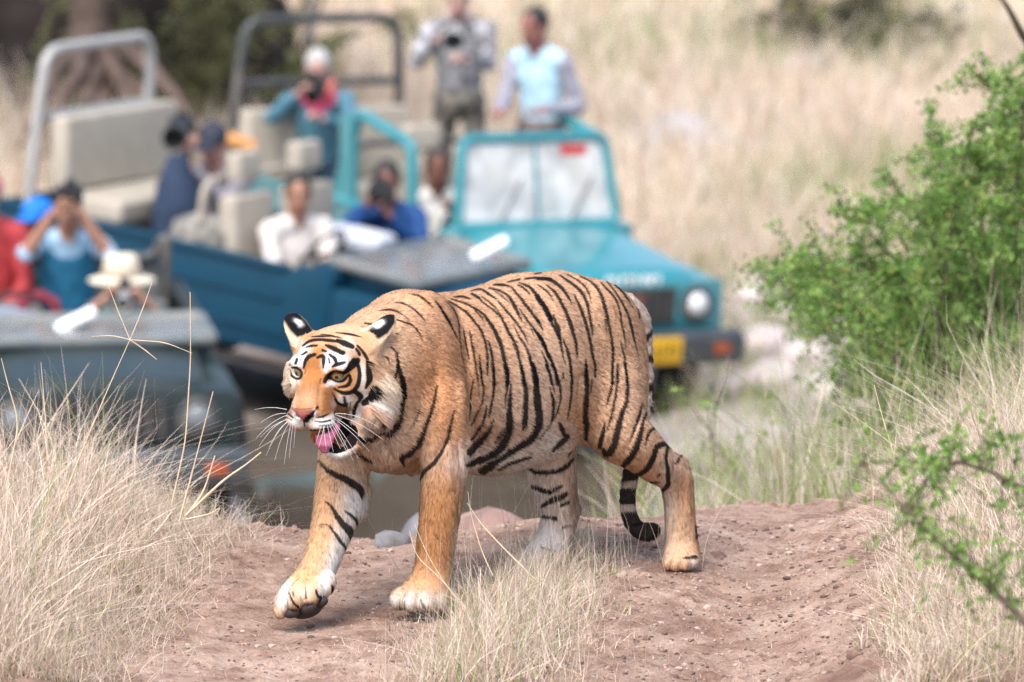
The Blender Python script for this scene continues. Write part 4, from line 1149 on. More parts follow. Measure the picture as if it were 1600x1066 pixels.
def jeep(name, label, J, paint, side=None, fold=True, doors=False, badge=False, plate=False, bar_x=-1.75, bar_top=2.05, bar_mat=None, hoops=True, back_seat_x=-1.55, back_seat_z=1.05, x0=.46, pass_seat=True, wbase=.67, heads=True, group='open safari jeeps', length=3.95):
    root = empty(name, label=label, cat='jeep', group=group)
    n = norm((-J['gx'], -J['gy'], 1)); f3 = np.array([*J['f'], 0]); f3 = norm(f3 - (f3 @ n) * n); l3 = np.cross(n, f3)
    Mx = Matrix(np.stack([f3, l3, n], 1).tolist()).to_4x4(); TR = J.get('tyre', .345); Mx.translation = Vector((*J['c'], J['z'] - .015 + TR - .345))
    root.matrix_world = Mx
    side = side or paint
    xr = 1.98 - length
    # chassis and floor
    b_ = MB(); b_.box(((xr + 1.6) / 2, .28, .44), (1.6 - xr, .08, .10)); b_.box(((xr + 1.6) / 2, -.28, .44), (1.6 - xr, .08, .10))
    for ax in (1.19, -1.19): b_.cyl((ax, -.6, .34), (ax, .6, .34), .045); b_.lathe([(.02, -.12), (.11, -.06), (.13, 0), (.11, .06), (.02, .12)], (ax, .05, .34))
    b_.box((1.35, 0, .55), (.6, .5, .3)); b_.box((1.62, 0, .33), (.22, 1.05, .26)); b_.box((1.80, 0, .36), (.06, .9, .16)); b_.build('chassis', mat('underbody', (.012, .012, .013), .8, spec=.2), root)
    b_ = MB(); b_.box(((xr + .5) / 2, 0, .53), (.5 - xr, 1.38, .05)); b_.build('floor_pan', darkmetal, root)
    # side panels with rear wheel arches
    def arch(cx, r, a0, a1, k=9): return [(cx + r * math.cos(math.radians(a0 + (a1 - a0) * i / k)), .34 + r * math.sin(math.radians(a0 + (a1 - a0) * i / k))) for i in range(k + 1)]
    top = .98
    poly_ = [(.52, .46)] + [(.52, top + .05), (.30, top + .05), (.2, top), (xr, top), (xr, .50)] + [(-1.19 - .43, .50)] + arch(-1.19, .43, 158, 22)[0:] + [(-1.19 + .43, .46)]
    for s in (-1, 1):
        p = MB(); p.prism(poly_, s * .70, s * .735); sp = p.build('side_panel', side, root, bevel=.008)
        r_ = MB(); r_.box(((xr + .2) / 2, s * .72, top + .012), (.2 - xr, .085, .035)); r_.build('top_rail', side, sp, bevel=.012)
        r_ = MB(); r_.box(((xr + .5) / 2 + .3, s * .742, .80), (1.25, .016, .03)); r_.box((-.30, s * .742, .60), (1.1, .016, .03)); r_.build('pressed_rib', side, sp, bevel=.005)
        st = MB(); st.box((-.15, s * .77, .40), (1.3, .09, .035)); st.box((.35, s * .74, .44), (.04, .1, .06)); st.box((-.6, s * .74, .44), (.04, .1, .06)); st.build('side_step', blackm, root, bevel=.008)
        # rear wheel flare
        fp = arch(-1.19, .47, 168, 12, 12) + arch(-1.19, .42, 12, 168, 12)
        p = MB(); p.prism(fp, s * .735, s * .81); p.build('wheel_flare', blackm, root, bevel=.006)
        # front fender
        fpoly = [(.52, .50), (.52, .93), (1.45, .90), (1.74, .86), (1.77, .58), (1.65, .52)] + arch(1.19, .41, 22, 158) + [(.70, .50)]
        p = MB(); p.prism(fpoly, s * .50, s * .735); p.build('fender', paint, root, bevel=.025, seg=3)
        fp = arch(1.19, .46, 168, 12, 12) + arch(1.19, .41, 12, 168, 12)
        p = MB(); p.prism(fp, s * .735, s * .80); p.build('wheel_flare', blackm, root, bevel=.006)
    p = MB(); p.box((xr + .015, 0, .74), (.035, 1.40, .48)); p.build('tailgate', side, root, bevel=.01)
    # bonnet: lofted, crowned
    rings = []
    for x, hw, zz in ((x0 + .04, .60, 1.055), (max(.9, x0 + .15), .585, 1.035), (1.4, .565, .99), (1.68, .55, .955), (1.745, .545, .90)):
        rings.append([(x, -hw, zz - .17), (x, -hw, zz - .045), (x, -hw * .93, zz - .012), (x, -hw * .5, zz + .012), (x, 0, zz + .018), (x, hw * .5, zz + .012), (x, hw * .93, zz - .012), (x, hw, zz - .045), (x, hw, zz - .17)])
    h = MB(); h.loft(rings); hood = h.build('bonnet', paint, root, bevel=.012)
    c_ = MB(); c_.box((x0 - .01, 0, 1.0), (.18, 1.40, .13)); c_.build('cowl', paint, root, bevel=.03, seg=3)
    # grille, lamps
    g_ = MB(); g_.box((1.745, 0, .73), (.06, 1.40, .34)); gr = g_.build('grille_panel', paint, root, bevel=.02)
    g_ = MB(); g_.box((1.778, 0, .745), (.02, .66, .23)); g_.build('grille', ink, gr)
    for k in range(9):
        g_ = MB(); g_.box((1.79, -.30 + k * .075, .745), (.022, .022, .225)); g_.build('grille_slat', darkmetal, gr)
    if badge:
        g_ = MB(); g_.box((1.80, -.10, .74), (.012, .32, .17)); g_.build('badge_panel', mat('rust red panel', (.22, .07, .04), .6, var=.3), gr)
        cu = bpy.data.curves.new('lettering', 'FONT'); cu.body = 'SUZUKI'; cu.size = .115; cu.extrude = .006; cu.align_x = 'CENTER'; cu.align_y = 'CENTER'; cu.space_character = 1.12; cu.offset = .003
        tmp = bpy.data.objects.new('lettering', cu); lme = bpy.data.meshes.new_from_object(tmp); bpy.data.objects.remove(tmp)
        o = link_mesh('lettering', lme, whitep, hood)
        o.location = (1.768, 0, .892); o.rotation_euler = (math.radians(90), 0, math.radians(90))
    for s in (-1, 1):
        l_ = MB(); l_.lathe([(.02, 0), (.115, 0), (.118, .02), (.10, .03), (.10, .022)], (1.775, s * .50, .75), 'x'); lamp = l_.build('headlight', darkmetal, root)
        l_ = MB(); l_.lathe([(.076, 0), (.068, .02), (.05, .035), (.015, .042)], (1.79, s * .50, .75), 'x'); l_.build('lens', lampg if doors else lampd, lamp)
        l_ = MB(); l_.box((1.985, s * .58, .50), (.03, .12, .065)); l_.build('indicator', amber, root, bevel=.008)
    bp_ = MB(); bp_.prism([(1.86, .40), (1.86, .60), (1.93, .61), (1.985, .57), (1.985, .43), (1.93, .39)], -.76, .76); bp_.box((1.82, .3, .48), (.14, .06, .1)); bp_.box((1.82, -.3, .48), (.14, .06, .1))
    bp_.build('bumper', mat('grey bumper', (.030, .042, .052), .5, var=.15, dirt=DUST, dirt_amt=.12), root, bevel=.012)
    if plate:
        p = MB(); p.box((2.0, 0, .505), (.018, .50, .165)); pl = p.build('number_plate', platey, root, bevel=.006)
        k_ = MB(); rr = random.Random(4)
        for i in range(9):
            y = -.20 + i * .05; k_.box((2.0115, y, .505), (.006, .010, .085))
            if i % 2: k_.box((2.0115, y + .012, .505 + rr.choice((-.038, 0, .038))), (.006, .026, .011))
        k_.build('plate_marking', ink, pl)
    # wheels
    for ax in (1.19, -1.19):
        for s in (-1, 1):
            w = MB(); w.lathe([(.20, -.085), (TR - .045, -.095), (TR - .01, -.075), (TR, -.03), (TR, .03), (TR - .01, .075), (TR - .045, .095), (.20, .085)], (ax, s * .635, .345), 'y', 40)
            for k in range(26):
                a = 2 * math.pi * k / 26
                w.box((ax + (TR - .007) * math.cos(a), s * .635, .345 + (TR - .007) * math.sin(a)), (.022, .15, .035), (0, -a, 0))
            wh = w.build('wheel', tyre_dusty if doors else blackm, root)
            w = MB(); w.lathe([(.03, s * .055), (.06, s * .06), (.07, s * .035), (.12, s * .03), (.16, s * .06), (.205, s * .075), (.205, -s * .06), (.03, -s * .06)], (ax, s * .635, .345), 'y', 32); w.build('rim', steel, wh)
    # windscreen
    def screen_pt(y, t, o=0):
        """point on the windscreen: t along its height (0 hinge, 1 top), o out of its plane"""
        if fold:
            ang = math.radians(-2.5); return (x0 + .01 + t * math.cos(ang) + o * 0, y, 1.085 + t * math.sin(ang) * 1 + o)
        ang = math.radians(103); return (x0 + t * math.cos(ang) + o * math.sin(ang), y, 1.06 + t * math.sin(ang) - o * math.cos(ang))
    hgt = .60 if fold else .56
    wb, wt = wbase, wbase - .07
    fr_ = MB()
    if fold: fr_.pipe(round_path([screen_pt(-wb, 0), screen_pt(-wb, hgt), screen_pt(wb, hgt), screen_pt(wb, 0), screen_pt(-wb, 0)], .05), .034, 10)
    else: fr_.pipe(round_path([screen_pt(-wb, 0), screen_pt(-wt, hgt), screen_pt(wt, hgt), screen_pt(wb, 0), screen_pt(-wb, 0)], .09), .036, 10)
    fr_.box(tuple(np.mean([screen_pt(0, 0), screen_pt(0, hgt)], 0)), (hgt if fold else .02, .022, .02) if fold else (.02, .022, hgt), (0, math.radians(-13), 0) if not fold else (0, math.radians(2.5), 0))
    wf = fr_.build('windscreen_frame', paint if not fold else mat('grey frame', (.11, .14, .15), .5, var=.15, dirt=DUST, dirt_amt=.35), root)
    for s in (-1, 1):
        gsh = MB(); y0, y1 = s * .012, s * (wb - .03); y1t = s * (wt - .03) if not fold else y1
        q_ = [screen_pt(y0, .03), screen_pt(y1, .03), screen_pt(y1t, hgt - .03), screen_pt(y0, hgt - .03)]
        q2 = [screen_pt(y0, .03, .005), screen_pt(y1, .03, .005), screen_pt(y1t, hgt - .03, .005), screen_pt(y0, hgt - .03, .005)]
        gsh.loft([q_, q2]); pane = gsh.build('glass', glassd if fold else glassm, wf)
    if fold:
        pass
    else:
        st = MB(); st.box(screen_pt(.30, hgt - .085, .010), (.004, .20, .06), (0, math.radians(-13), 0)); st.build('red_sticker', mat('red sticker', (.55, .03, .03), .4), wf)
        for yy in (-.30, .25):
            wp = MB(); wp.pipe([screen_pt(yy, .03, .02), screen_pt(yy + .18, .30, .02)], .006, 6); wp.build('wiper', ink, wf)
        mi = MB(); mi.box(screen_pt(0, hgt - .10, -.06), (.03, .2, .06)); mi.build('mirror', ink, root, bevel=.01)
    # dashboard, steering wheel (right-hand drive)
    d_ = MB(); d_.box((x0 - .13, 0, .93), (.12, 1.34, .16)); d_.build('dashboard', ink, root, bevel=.03)
    s_ = MB(); rings = []
    cx = Vector((x0 - .26, -.36, 1.04)); ax_ = Vector((-.85, 0, .5)).normalized(); e1 = Vector((0, 1, 0)); e2 = ax_.cross(e1)
    s_.pipe([cx + (e1 * math.cos(t) + e2 * math.sin(t)) * .19 for t in np.linspace(0, 2 * math.pi, 25)], .014, 8); s_.pipe([cx - ax_ * .18, cx], .02); s_.pipe([cx - e1 * .18, cx + e1 * .18], .012); s_.build('steering_wheel', ink, root)
    # seats
    for y in ((-.35, .35) if pass_seat else (-.35,)): seat(root, x0 - .56, y, M=tan if heads else greyv, head=heads, back_h=.52 if heads else .26)
    if hoops:
        cushion((-1.0, 0, .80), (.40, 1.20, .12), greyv, 'bench_cushion', root); cushion((-1.24, 0, .98), (.10, 1.20, .26), greyv, 'bench_backrest', root, (0, -.14, 0))
    cushion((back_seat_x, 0, back_seat_z), (.46, 1.28, .15), tan if heads else greyv, 'bench_cushion', root, (0, -.06, 0)); cushion((back_seat_x - .27, 0, back_seat_z + .29), (.13, 1.28, .46 if heads else .30), tan if heads else greyv, 'bench_backrest', root, (0, -.14, 0))
    bx = MB(); bx.box((back_seat_x, 0, (back_seat_z + .50) / 2), (.42, 1.2, back_seat_z - .62)); bx.build('seat_box', darkmetal, root, bevel=.01)
    # roll bar
    bm_ = bar_mat or darkmetal
    r_ = MB(); r_.pipe(round_path([(bar_x, -.66, .6), (bar_x - .02, -.66, 1.3), (bar_x - .05, -.60, bar_top), (bar_x - .05, .60, bar_top), (bar_x - .02, .66, 1.3), (bar_x, .66, .6)], .16, 7), .034, 12)
    r_.build('roll_bar', bm_, root)
    r_ = MB(); r_.pipe([(bar_x - .03, -.64, bar_top - .42), (bar_x - .03, .64, bar_top - .42)], .030, 10); r_.build('cross_bar', bm_, root)
    # grab rail behind the front seats
    r_ = MB(); r_.pipe(round_path([(-.52, -.62, .9), (-.52, -.62, 1.38), (-.52, .62, 1.38), (-.52, .62, .9)], .12), .022, 10); (r_.build('grab_rail', tan if not doors else darkmetal, root) if heads else r_.bm.free())
    if doors:
        for s in (-1, 1):
            dr = MB(); dr.prism([(.40, .52), (.40, 1.03), (-.42, 1.03), (-.42, .60), (-.36, .52)], s * .738, s * .772); dor = dr.build('door', paint, root, bevel=.01)
            wf_ = MB(); path = round_path([(.40, s * .755, 1.02), (.30, s * .74, 1.52), (-.34, s * .73, 1.62), (-.47, s * .755, 1.03), (.40, s * .755, 1.02)], .07)
            wf_.pipe(path, .040, 10); wf_.box((-.38, s * .748, 1.30), (.13, .05, .58), (0, -.15, 0)); wf_.build('window_frame', paint, dor)
            hd = MB(); hd.box((-.30, s * .782, .92), (.12, .02, .025)); hd.build('handle', ink, dor, bevel=.005)
    return root

paintA = mat('dark green paint', (.009, .024, .028), .5, spec=.12, coat=.35, var=.1, scale=5, dirt=DUST, dirt_amt=.05, dirt_scale=2.5)
paintB = mat('deep teal paint', (.0005, .042, .082), .5, spec=.2, coat=.15, var=.1, scale=5, dirt=(.10, .15, .19), dirt_amt=.03, dirt_scale=2)
paintC = mat('teal paint', (.008, .215, .255), .30, spec=.5, coat=.95, var=.08, scale=5, dirt=(.40, .38, .34), dirt_amt=.08, dirt_scale=2)
barA = mat('pale grey bar', (.36, .36, .35), .5, var=.1)
jeepA = jeep('safari_jeep', 'dark green jeep half hidden by the tall dry grass, nearest of the jeeps', JA, paintA, fold=True, length=3.2, back_seat_x=-.95, back_seat_z=.68, hoops=False, bar_x=-1.1, bar_top=1.15, heads=False)
jeepB = jeep('safari_jeep', 'deep teal jeep side-on behind the tiger, windscreen folded down, pale roll bar', JB, paintB, fold=True, bar_mat=barA, back_seat_x=-1.30, bar_x=-1.72, bar_top=1.95)
jeepC = jeep('safari_jeep', 'bright teal jeep with upright windscreen and yellow number plate, farthest back', JC, paintC, fold=False, doors=True, badge=True, plate=True, bar_x=-1.86, bar_top=1.95, back_seat_x=-1.50, back_seat_z=.86, hoops=False, x0=.70, wbase=.62, pass_seat=False)
pf = MB(); pf.box((-.25, .30, .64), (1.3, .75, .17)); pf.build('platform', darkmetal, jeepC, bevel=.01)
bpy.context.view_layer.update()
def jp(J, x, y, z):
    """world point of jeep-local coordinates"""
    return np.array(J.matrix_world @ Vector((x, y, z)))
def jdepth(J, x, y): return float((jp(J, x, y, 1) - CAMP) @ FWD)

# inside mirrors on the folded windscreens, their sky reflection painted as plain white
for J, u, v, lx in ((jeepA, 118, 500, .78), (jeepB, 765, 388, .80)):
    e1 = norm(RGT * .88 + UPV * .44); e3 = norm(UPV * .8 - FWD * .6); e3 = norm(e3 - (e3 @ e1) * e1); e2 = np.cross(e3, e1)
    mi = MB(); mi.box((0, 0, 0), (.24, .075, .035)); mi.box((0, .03, -.06), (.02, .02, .10)); o = mi.build('mirror', mat('mirror sky white', (.9, .9, .91), .2, spec=.8), J, bevel=.016, seg=3)
    M_ = Matrix(np.stack([e1, e2, e3], 1).tolist()).to_4x4(); M_.translation = Vector(at(u, v, jdepth(J, lx, .1)))
    o.matrix_world = M_
# ------------------------------------------------------------------ people
skin_b = mat('person surface', attr='col', rough=.65, spec=.3, var=.10, scale=60, bump=.15, bscale=180)
hair_m = mat('dark hair', (.018, .014, .012), .55, var=.2, scale=120)
def ortho(F):
    F = np.array(F, float); Fh = norm((F[0], F[1], 0)); Lf = np.array([-Fh[1], Fh[0], 0]); return Fh, Lf
UZ = np.array([0, 0, 1.0])
def ik(s, h, l1, l2, hint):
    d = h - s; D = np.linalg.norm(d)
    if D > (l1 + l2) * .985: h = s + d / D * (l1 + l2) * .985; d = h - s; D = np.linalg.norm(d)
    a = (l1 * l1 - l2 * l2 + D * D) / (2 * D); k = math.sqrt(max(l1 * l1 - a * a, 1e-6))
    u = d / D; n = hint - (hint @ u) * u; n = norm(n)
    return s + u * a + n * k, h
SKIN, SHIRT, PANTS, VEST, SHOE, SLEEVE = range(6)
def person(label, head, face, colors, hands=(None, None), sit=True, lean=0.0, tilt=0.0, vest=False, bare=0.0, collar=None, headgear=None, look=None,
           spread=0.0, feet_z=None, knee_dir=None, turn=0.0, mottle=.12):
    """head: world centre of the head; face: horizontal direction of the torso; hands: world points of (left, right) palms"""
    Fh, Lf = ortho(face)
    Hc = np.array(head, float)
    look = Fh - .1 * UZ if look is None else np.array(look, float)
    hf = norm(look); hl = norm(np.cross(UZ, hf)); hu = np.cross(hf, hl)
    HAx = np.stack([hf, hl, hu])
    neck = Hc - .115 * UZ - .025 * hf
    base = neck - .06 * UZ - Fh * (.02 + .02)
    chest = base - UZ * .17 - Fh * (.03 + lean * .10)
    waist = base - UZ * .36 - Fh * (.03 + lean * .22)
    pel = base - UZ * .52 - Fh * (.03 + lean * .30)
    P = []
    g = lambda c, A, r, t, k=.03: P.append((ell(c, A, r, t), k))
    cn = lambda a, b_, r0, r1, t, k=.02: P.append((cone(a, b_, r0, r1, t), k))
    TA = np.stack([Fh, Lf, UZ])
    # head
    g(Hc + .02 * hu - .012 * hf, HAx, (.098, .077, .105), SKIN, .01)
    g(Hc - .050 * hu + .028 * hf, HAx, (.062, .056, .066), SKIN, .03)
    g(Hc - .098 * hu + .058 * hf, HAx, (.026, .028, .020), SKIN, .02)
    P.append((cone(Hc + .012 * hu + .086 * hf, Hc - .030 * hu + .106 * hf, .009, .016, SKIN), .012))
    g(Hc + .022 * hu + .080 * hf, HAx, (.014, .052, .010), SKIN, .012)
    g(Hc - .066 * hu + .082 * hf, HAx, (.012, .026, .009), SKIN, .008)
    for s in (-1, 1): g(Hc - .008 * hu + s * .078 * hl - .005 * hf, HAx, (.020, .009, .032), SKIN, .006)
    cn(Hc - .07 * hu - .02 * hf, base, .054, .060, SKIN, .02)
    # torso
    TT = VEST if vest else SHIRT
    g(chest, TA, (.115, .165, .20), TT, .05); g(waist, TA, (.11, .150, .17), TT, .06); g(pel, TA, (.125, .165, .13), PANTS, .05)
    for s in (-1, 1): cn(base - .015 * UZ + s * .05 * Lf, base - .055 * UZ + s * .165 * Lf, .058, .062, TT, .04)
    # arms
    for s, h in ((1, hands[0]), (-1, hands[1])):
        sh = base - .06 * UZ + s * .185 * Lf
        if h is None: h = pel + Fh * .30 + s * .13 * Lf + UZ * .05
        el, wr = ik(sh, np.array(h, float), .30, .27, -UZ * 1.0 + s * Lf * (.35 + spread) - Fh * .25)
        T2 = SLEEVE if vest else SHIRT
        cn(sh, el, .060, .050, T2, .03)
        fa = (1 - bare) 
        mid = el + (wr - el) * fa
        if bare > .9: cn(el, wr, .044, .030, SKIN, .01)
        elif bare > 0: cn(el, mid, .050, .044, T2, .01); cn(mid, wr, .038, .028, SKIN, .008)
        else: cn(el, wr, .050, .038, T2, .015)
        d = norm(wr - el); sd = norm(np.cross(d, UZ + .1 * Fh)); dn = np.cross(sd, d)
        palm = wr + d * .045; g(palm, np.stack([d, sd, dn]), (.055, .042, .017), SKIN, .012)
        for fi, (off, ln) in enumerate(((-.030, .060), (-.010, .072), (.010, .068), (.029, .052))):
            a0 = wr + d * .085 + sd * off; a1 = a0 + d * ln * .5 + dn * .008; a2 = a1 + d * ln * .25 - dn * ln * .55 * (1 if s > 0 else 1)
            P.append((cone(a0, a1, .0095, .009, SKIN), .004)); P.append((cone(a1, a2, .009, .0075, SKIN), .004))
        t0 = wr + d * .025 - sd * s * .036; t1 = t0 + d * .03 - sd * s * .022 - dn * .012; t2 = t1 + d * .03 - dn * .012
        P.append((cone(t0, t1, .0115, .010, SKIN), .006)); P.append((cone(t1, t2, .010, .008, SKIN), .004))
    # legs
    kd = Fh if knee_dir is None else norm(knee_dir)
    for s in (-1, 1):
        hip = pel + s * .09 * Lf - .03 * UZ
        if sit: kn = hip + kd * .42 + s * .04 * Lf - UZ * .02; ft = kn - UZ * .42 + kd * .03
        else:
            fz = feet_z if feet_z is not None else Hc[2] - 1.60
            ft = np.array([hip[0], hip[1], fz + .07]) + s * .03 * Lf; kn = (hip + ft) / 2 + Fh * .03
        cn(hip, kn, .085, .058, PANTS, .03); cn(kn, ft, .056, .042, PANTS, .012)
        cn(ft - UZ * .02, ft - UZ * .035 + kd * .15, .044, .036, SHOE, .01)
    lo = np.min([p['lo'] for p, _ in P], 0) - .03; hi = np.max([p['hi'] for p, _ in P], 0) + .03
    st = .0105
    fz_ = Field(*[np.arange(lo[i], hi[i], st) for i in range(3)])
    for p, k in P: fz_.apply(p, k)
    V, F = fz_.mesh(); part = fz_.parts(V)
    C = np.array([colors.get(k, colors[SHIRT]) for k in range(6)])[part].astype(float)
    # face marks on the skin: brows, eyes, lips
    q = (V - Hc) @ HAx.T; fm = (part == SKIN) & (q[:, 0] > .05)
    for s in (-1, 1):
        m_ = fm & (np.abs(q[:, 1] - s * .033) < .018) & (np.abs(q[:, 2] - .004) < .008); C[m_] = (.04, .03, .025)
        m_ = fm & (np.abs(q[:, 1] - s * .033) < .022) & (np.abs(q[:, 2] - .026) < .006); C[m_] *= .25
    m_ = fm & (np.abs(q[:, 1]) < .024) & (np.abs(q[:, 2] + .066) < .008); C[m_] *= np.array((.75, .45, .45))
    cm = part != SKIN
    mo = fbm(V[:, 0] * 22, V[:, 1] * 22, V[:, 2] * 22, 3) - .5
    C[cm] *= (1 + np.clip(mo[cm] * 4 * mottle, -.75, .75))[:, None]
    if collar is not None:
        m_ = (part != SKIN) & (np.linalg.norm(V - base - Fh * .05, axis=1) < .12); C[m_] = collar
    me = mesh_np('person', V, F[:, ::-1]); set_color(me, C)
    nn = np.empty(len(V) * 3, np.float32); me.vertices.foreach_get('normal', nn); nn = nn.reshape(-1, 3)
    fold = (np.abs(fbm(V[:, 0] * 11 + V[:, 2] * 5, V[:, 1] * 11, V[:, 2] * 7, 2) - .5) * .05 - .006) * cm
    me.vertices.foreach_set('co', (V + nn * fold[:, None]).astype(np.float32).ravel()); me.update()
    o = link_mesh('person', me, skin_b); tag(o, label, 'person', 'people in the jeeps')
    def sub(name, prims, M, cut=None, k=.008, step=.008):
        l_ = np.min([p['lo'] for p in prims], 0) - .02; h_ = np.max([p['hi'] for p in prims], 0) + .02
        f_ = Field(*[np.arange(l_[i], h_[i], step) for i in range(3)])
        for p in prims: f_.apply(p, k)
        for c_ in (cut or []): f_.apply(c_, .004, 'sub')
        v_, ff = f_.mesh(); return link_mesh(name, mesh_np(name, v_, ff[:, ::-1]), M, o)
    hair = [ell(Hc + .030 * hu - .022 * hf, HAx, (.100, .085, .104))]
    face_cut = [ell(Hc - .045 * hu + .085 * hf, HAx, (.085, .10, .105)), ell(Hc - .13 * hu, HAx, (.2, .2, .09))]
    kind = (headgear or ('hair', None))[0]; col = (headgear or ('hair', None))[1]
    if kind != 'bald':
        sub('hair', hair, hair_m if col is None or kind != 'greyhair' else mat('grey hair', (.42, .41, .40), .7, var=.2, scale=150), face_cut)
    if kind == 'cap':
        M = mat('cap ' + str(col), col, .75, var=.1)
        sub('cap', [ell(Hc + .055 * hu - .012 * hf, HAx, (.112, .094, .085)), ell(Hc + .045 * hu + .115 * hf, HAx, (.085, .070, .010))], M, [ell(Hc - .10 * hu, HAx, (.3, .3, .12))])
    if kind == 'hat':
        M = mat('cream hat', (.66, .60, .48), .85, var=.08)
        b_ = MB(); b_.lathe([(.010, .165), (.075, .165), (.096, .145), (.102, .09), (.108, .045), (.165, .032), (.190, .022), (.188, .014), (.120, .030), (.100, .036), (.095, .10), (.01, .13)], (0, 0, 0), 'z', 40)
        ho = b_.build('hat', M, o); ho.matrix_world = Matrix.Translation(Vector(Hc + .018 * hu)) @ Matrix(np.stack([hf, hl, hu], 1).tolist()).to_4x4()
        b_ = MB(); b_.lathe([(.100, .092), (.1085, .092), (.1115, .050), (.104, .050)], (0, 0, 0), 'z', 40); hb = b_.build('hat_band', mat('hat band', (.42, .36, .27), .8), ho)
    return o

def camera_kit(label, tip, aim, L=.20, R_=.05, hood=True, grey=False):
    """photo camera held by a person: tip = centre of the front lens, aim = direction it looks"""
    a = norm(aim); root = empty('photo_camera', label=label, cat='camera', group='cameras held by the people')
    x = a; y = norm(np.cross(UZ, x)); z = np.cross(x, y)
    root.matrix_world = Matrix.Translation(Vector(np.array(tip) - a * L)) @ Matrix(np.stack([x, y, z], 1).tolist()).to_4x4()
    cb = mat('camera black', (.02, .021, .023), .45, var=.1)
    b_ = MB(); b_.box((-.04, 0, 0), (.075, .15, .10)); b_.box((-.045, 0, .065), (.06, .06, .045)); b_.box((-.02, -.062, -.005), (.07, .032, .09)); b_.build('camera_body', cb, root, bevel=.012)
    lb = mat('lens grey', (.34, .34, .33), .5) if grey else cb
    b_ = MB(); b_.lathe([(.03, -.01), (R_ * .72, -.01), (R_ * .74, L * .45), (R_ * .9, L * .55), (R_, L * .70), (R_, L), (R_ * .88, L), (R_ * .80, L * .74), (.01, L * .72)], (0, 0, 0), 'x', 36); ln = b_.build('lens', lb, root)
    b_ = MB(); b_.lathe([(R_ * .80, L * .735), (R_ * .5, L * .75), (.008, L * .755)], (0, 0, 0), 'x', 28); b_.build('front_glass', mat('coated glass', (.008, .009, .014), .06, spec=.9, coat=1), ln)
    return root

TOCAM = norm((0, -1, 0))
def S(*c): return lin(*c)
def hp(u, v, d): return at(u, v, d)
C1 = {SKIN: (.36, .19, .13), PANTS: (.02, .03, .06), SHOE: (.03, .025, .02)}
dA = jdepth(jeepA, -.45, 0)
# in the dark green jeep
person('person in light blue shirt and teal vest lifting a small camera with both hands', hp(106, 326, dA + .25), (.05, -1, 0), {**C1, SHIRT: (.32, .50, .66), SLEEVE: (.36, .52, .68), VEST: (.015, .13, .24)},
       (hp(128, 338, dA - .02), hp(80, 338, dA - .02)), vest=True, bare=.95, collar=(.30, .46, .62), headgear=('hair', None), spread=.3)
camera_kit('small black camera at the face of the person in the teal vest', hp(110, 312, dA - .10), (.05, -1, -.1), L=.09, R_=.034)
person('person in a bright blue cap behind the vest-wearing photographer', hp(58, 346, dA + .60), (-.3, -1, 0), {**C1, SKIN: (.40, .16, .12), SHIRT: (.10, .30, .40)}, headgear=('cap', (.006, .17, .62)), look=(-.5, -1, -.1))
person('person in red cut off by the left edge of the photo', hp(-22, 306, dA + .3), (-.1, -1, 0), {**C1, SHIRT: (.40, .045, .05)}, headgear=('cap', (.55, .10, .20)))
dH = jdepth(jeepA, .02, 0)
person('person in a cream brimmed hat aiming a lens over the bonnet', hp(190, 448, dH), (.02, -1, 0), {**C1, SKIN: (.45, .25, .18), SHIRT: (.10, .36, .32)},
       (hp(228, 474, dH - .34), hp(158, 472, dH - .30)), bare=.6, headgear=('hat', None), look=(0, -1, .02), spread=.5, lean=.6)
camera_kit('camera under the cream hat, its dark lens facing out', hp(192, 476, dH - .46), (0, -1, -.1), L=.20, R_=.045, grey=True)
# in the deep teal jeep
d6 = jdepth(jeepB, 0, -.35)
person('person in a cream shirt at the wheel of the deep teal jeep', hp(466, 303, d6), (.45, -1, 0), {**C1, SHIRT: (.66, .61, .58)}, (hp(512, 410, d6 - .25), hp(480, 432, d6 - .25)), look=(.05, -1, -.1), headgear=('hair', None), lean=.2)
d5 = jdepth(jeepB, -.9, .1)
person('person in grey fleece and dark cap bent over a big lens', hp(332, 226, d5), (-.25, -1, 0), {**C1, SKIN: (.46, .24, .20), SHIRT: (.24, .23, .26)}, (hp(304, 268, d5 - .28), hp(290, 238, d5 - .28)), headgear=('cap', (.02, .026, .045)), look=(-.35, -1, -.3), spread=.4, lean=.5)
camera_kit('big dark lens on a support beside the grey fleece', hp(272, 216, d5 - .42), (-.1, -1, -.08), L=.32, R_=.075)
d7 = jdepth(jeepB, -.02, .38)
person('person in blue jacket with white stripe, face behind a camera', hp(604, 284, d7), (-.1, -1, 0), {**C1, SKIN: (.24, .11, .085), SHIRT: (.010, .055, .19)}, (hp(614, 340, d7 - .26), hp(572, 322, d7 - .26)), headgear=('hair', None), look=(-.1, -1, -.3), lean=.9, spread=.4)
camera_kit('camera with dark lens in front of the blue jacket', hp(592, 312, d7 - .36), (-.05, -1, -.1), L=.17, R_=.060)
# in the bright teal jeep
d8 = jdepth(jeepC, .10, -.35)
person('person in white shirt and dark vest at the wheel behind the teal door frame', hp(684, 262, d8), (.2, -1, 0), {**C1, SKIN: (.19, .085, .06), SHIRT: (.72, .71, .68)}, (hp(706, 330, d8 - .3), hp(640, 322, d8 - .2)), look=(.1, -1, -.1))
d9 = jdepth(jeepC, -1.30, 0)
person('person in teal jacket and bright scarf seated under the roll bar', hp(497, 108, d9), (.05, -1, 0), {**C1, SKIN: (.46, .27, .22), SHIRT: (.075, .19, .26), PANTS: (.012, .035, .06)}, (hp(506, 186, d9 - .32), hp(462, 150, d9 - .32)), collar=(.55, .06, .14), headgear=('greyhair', 1), look=(0, -1, -.35), spread=.7, lean=.2)
camera_kit('dark camera in the lap of the person with the scarf', hp(488, 152, d9 - .40), (.0, -1, -.25), L=.16, R_=.05)
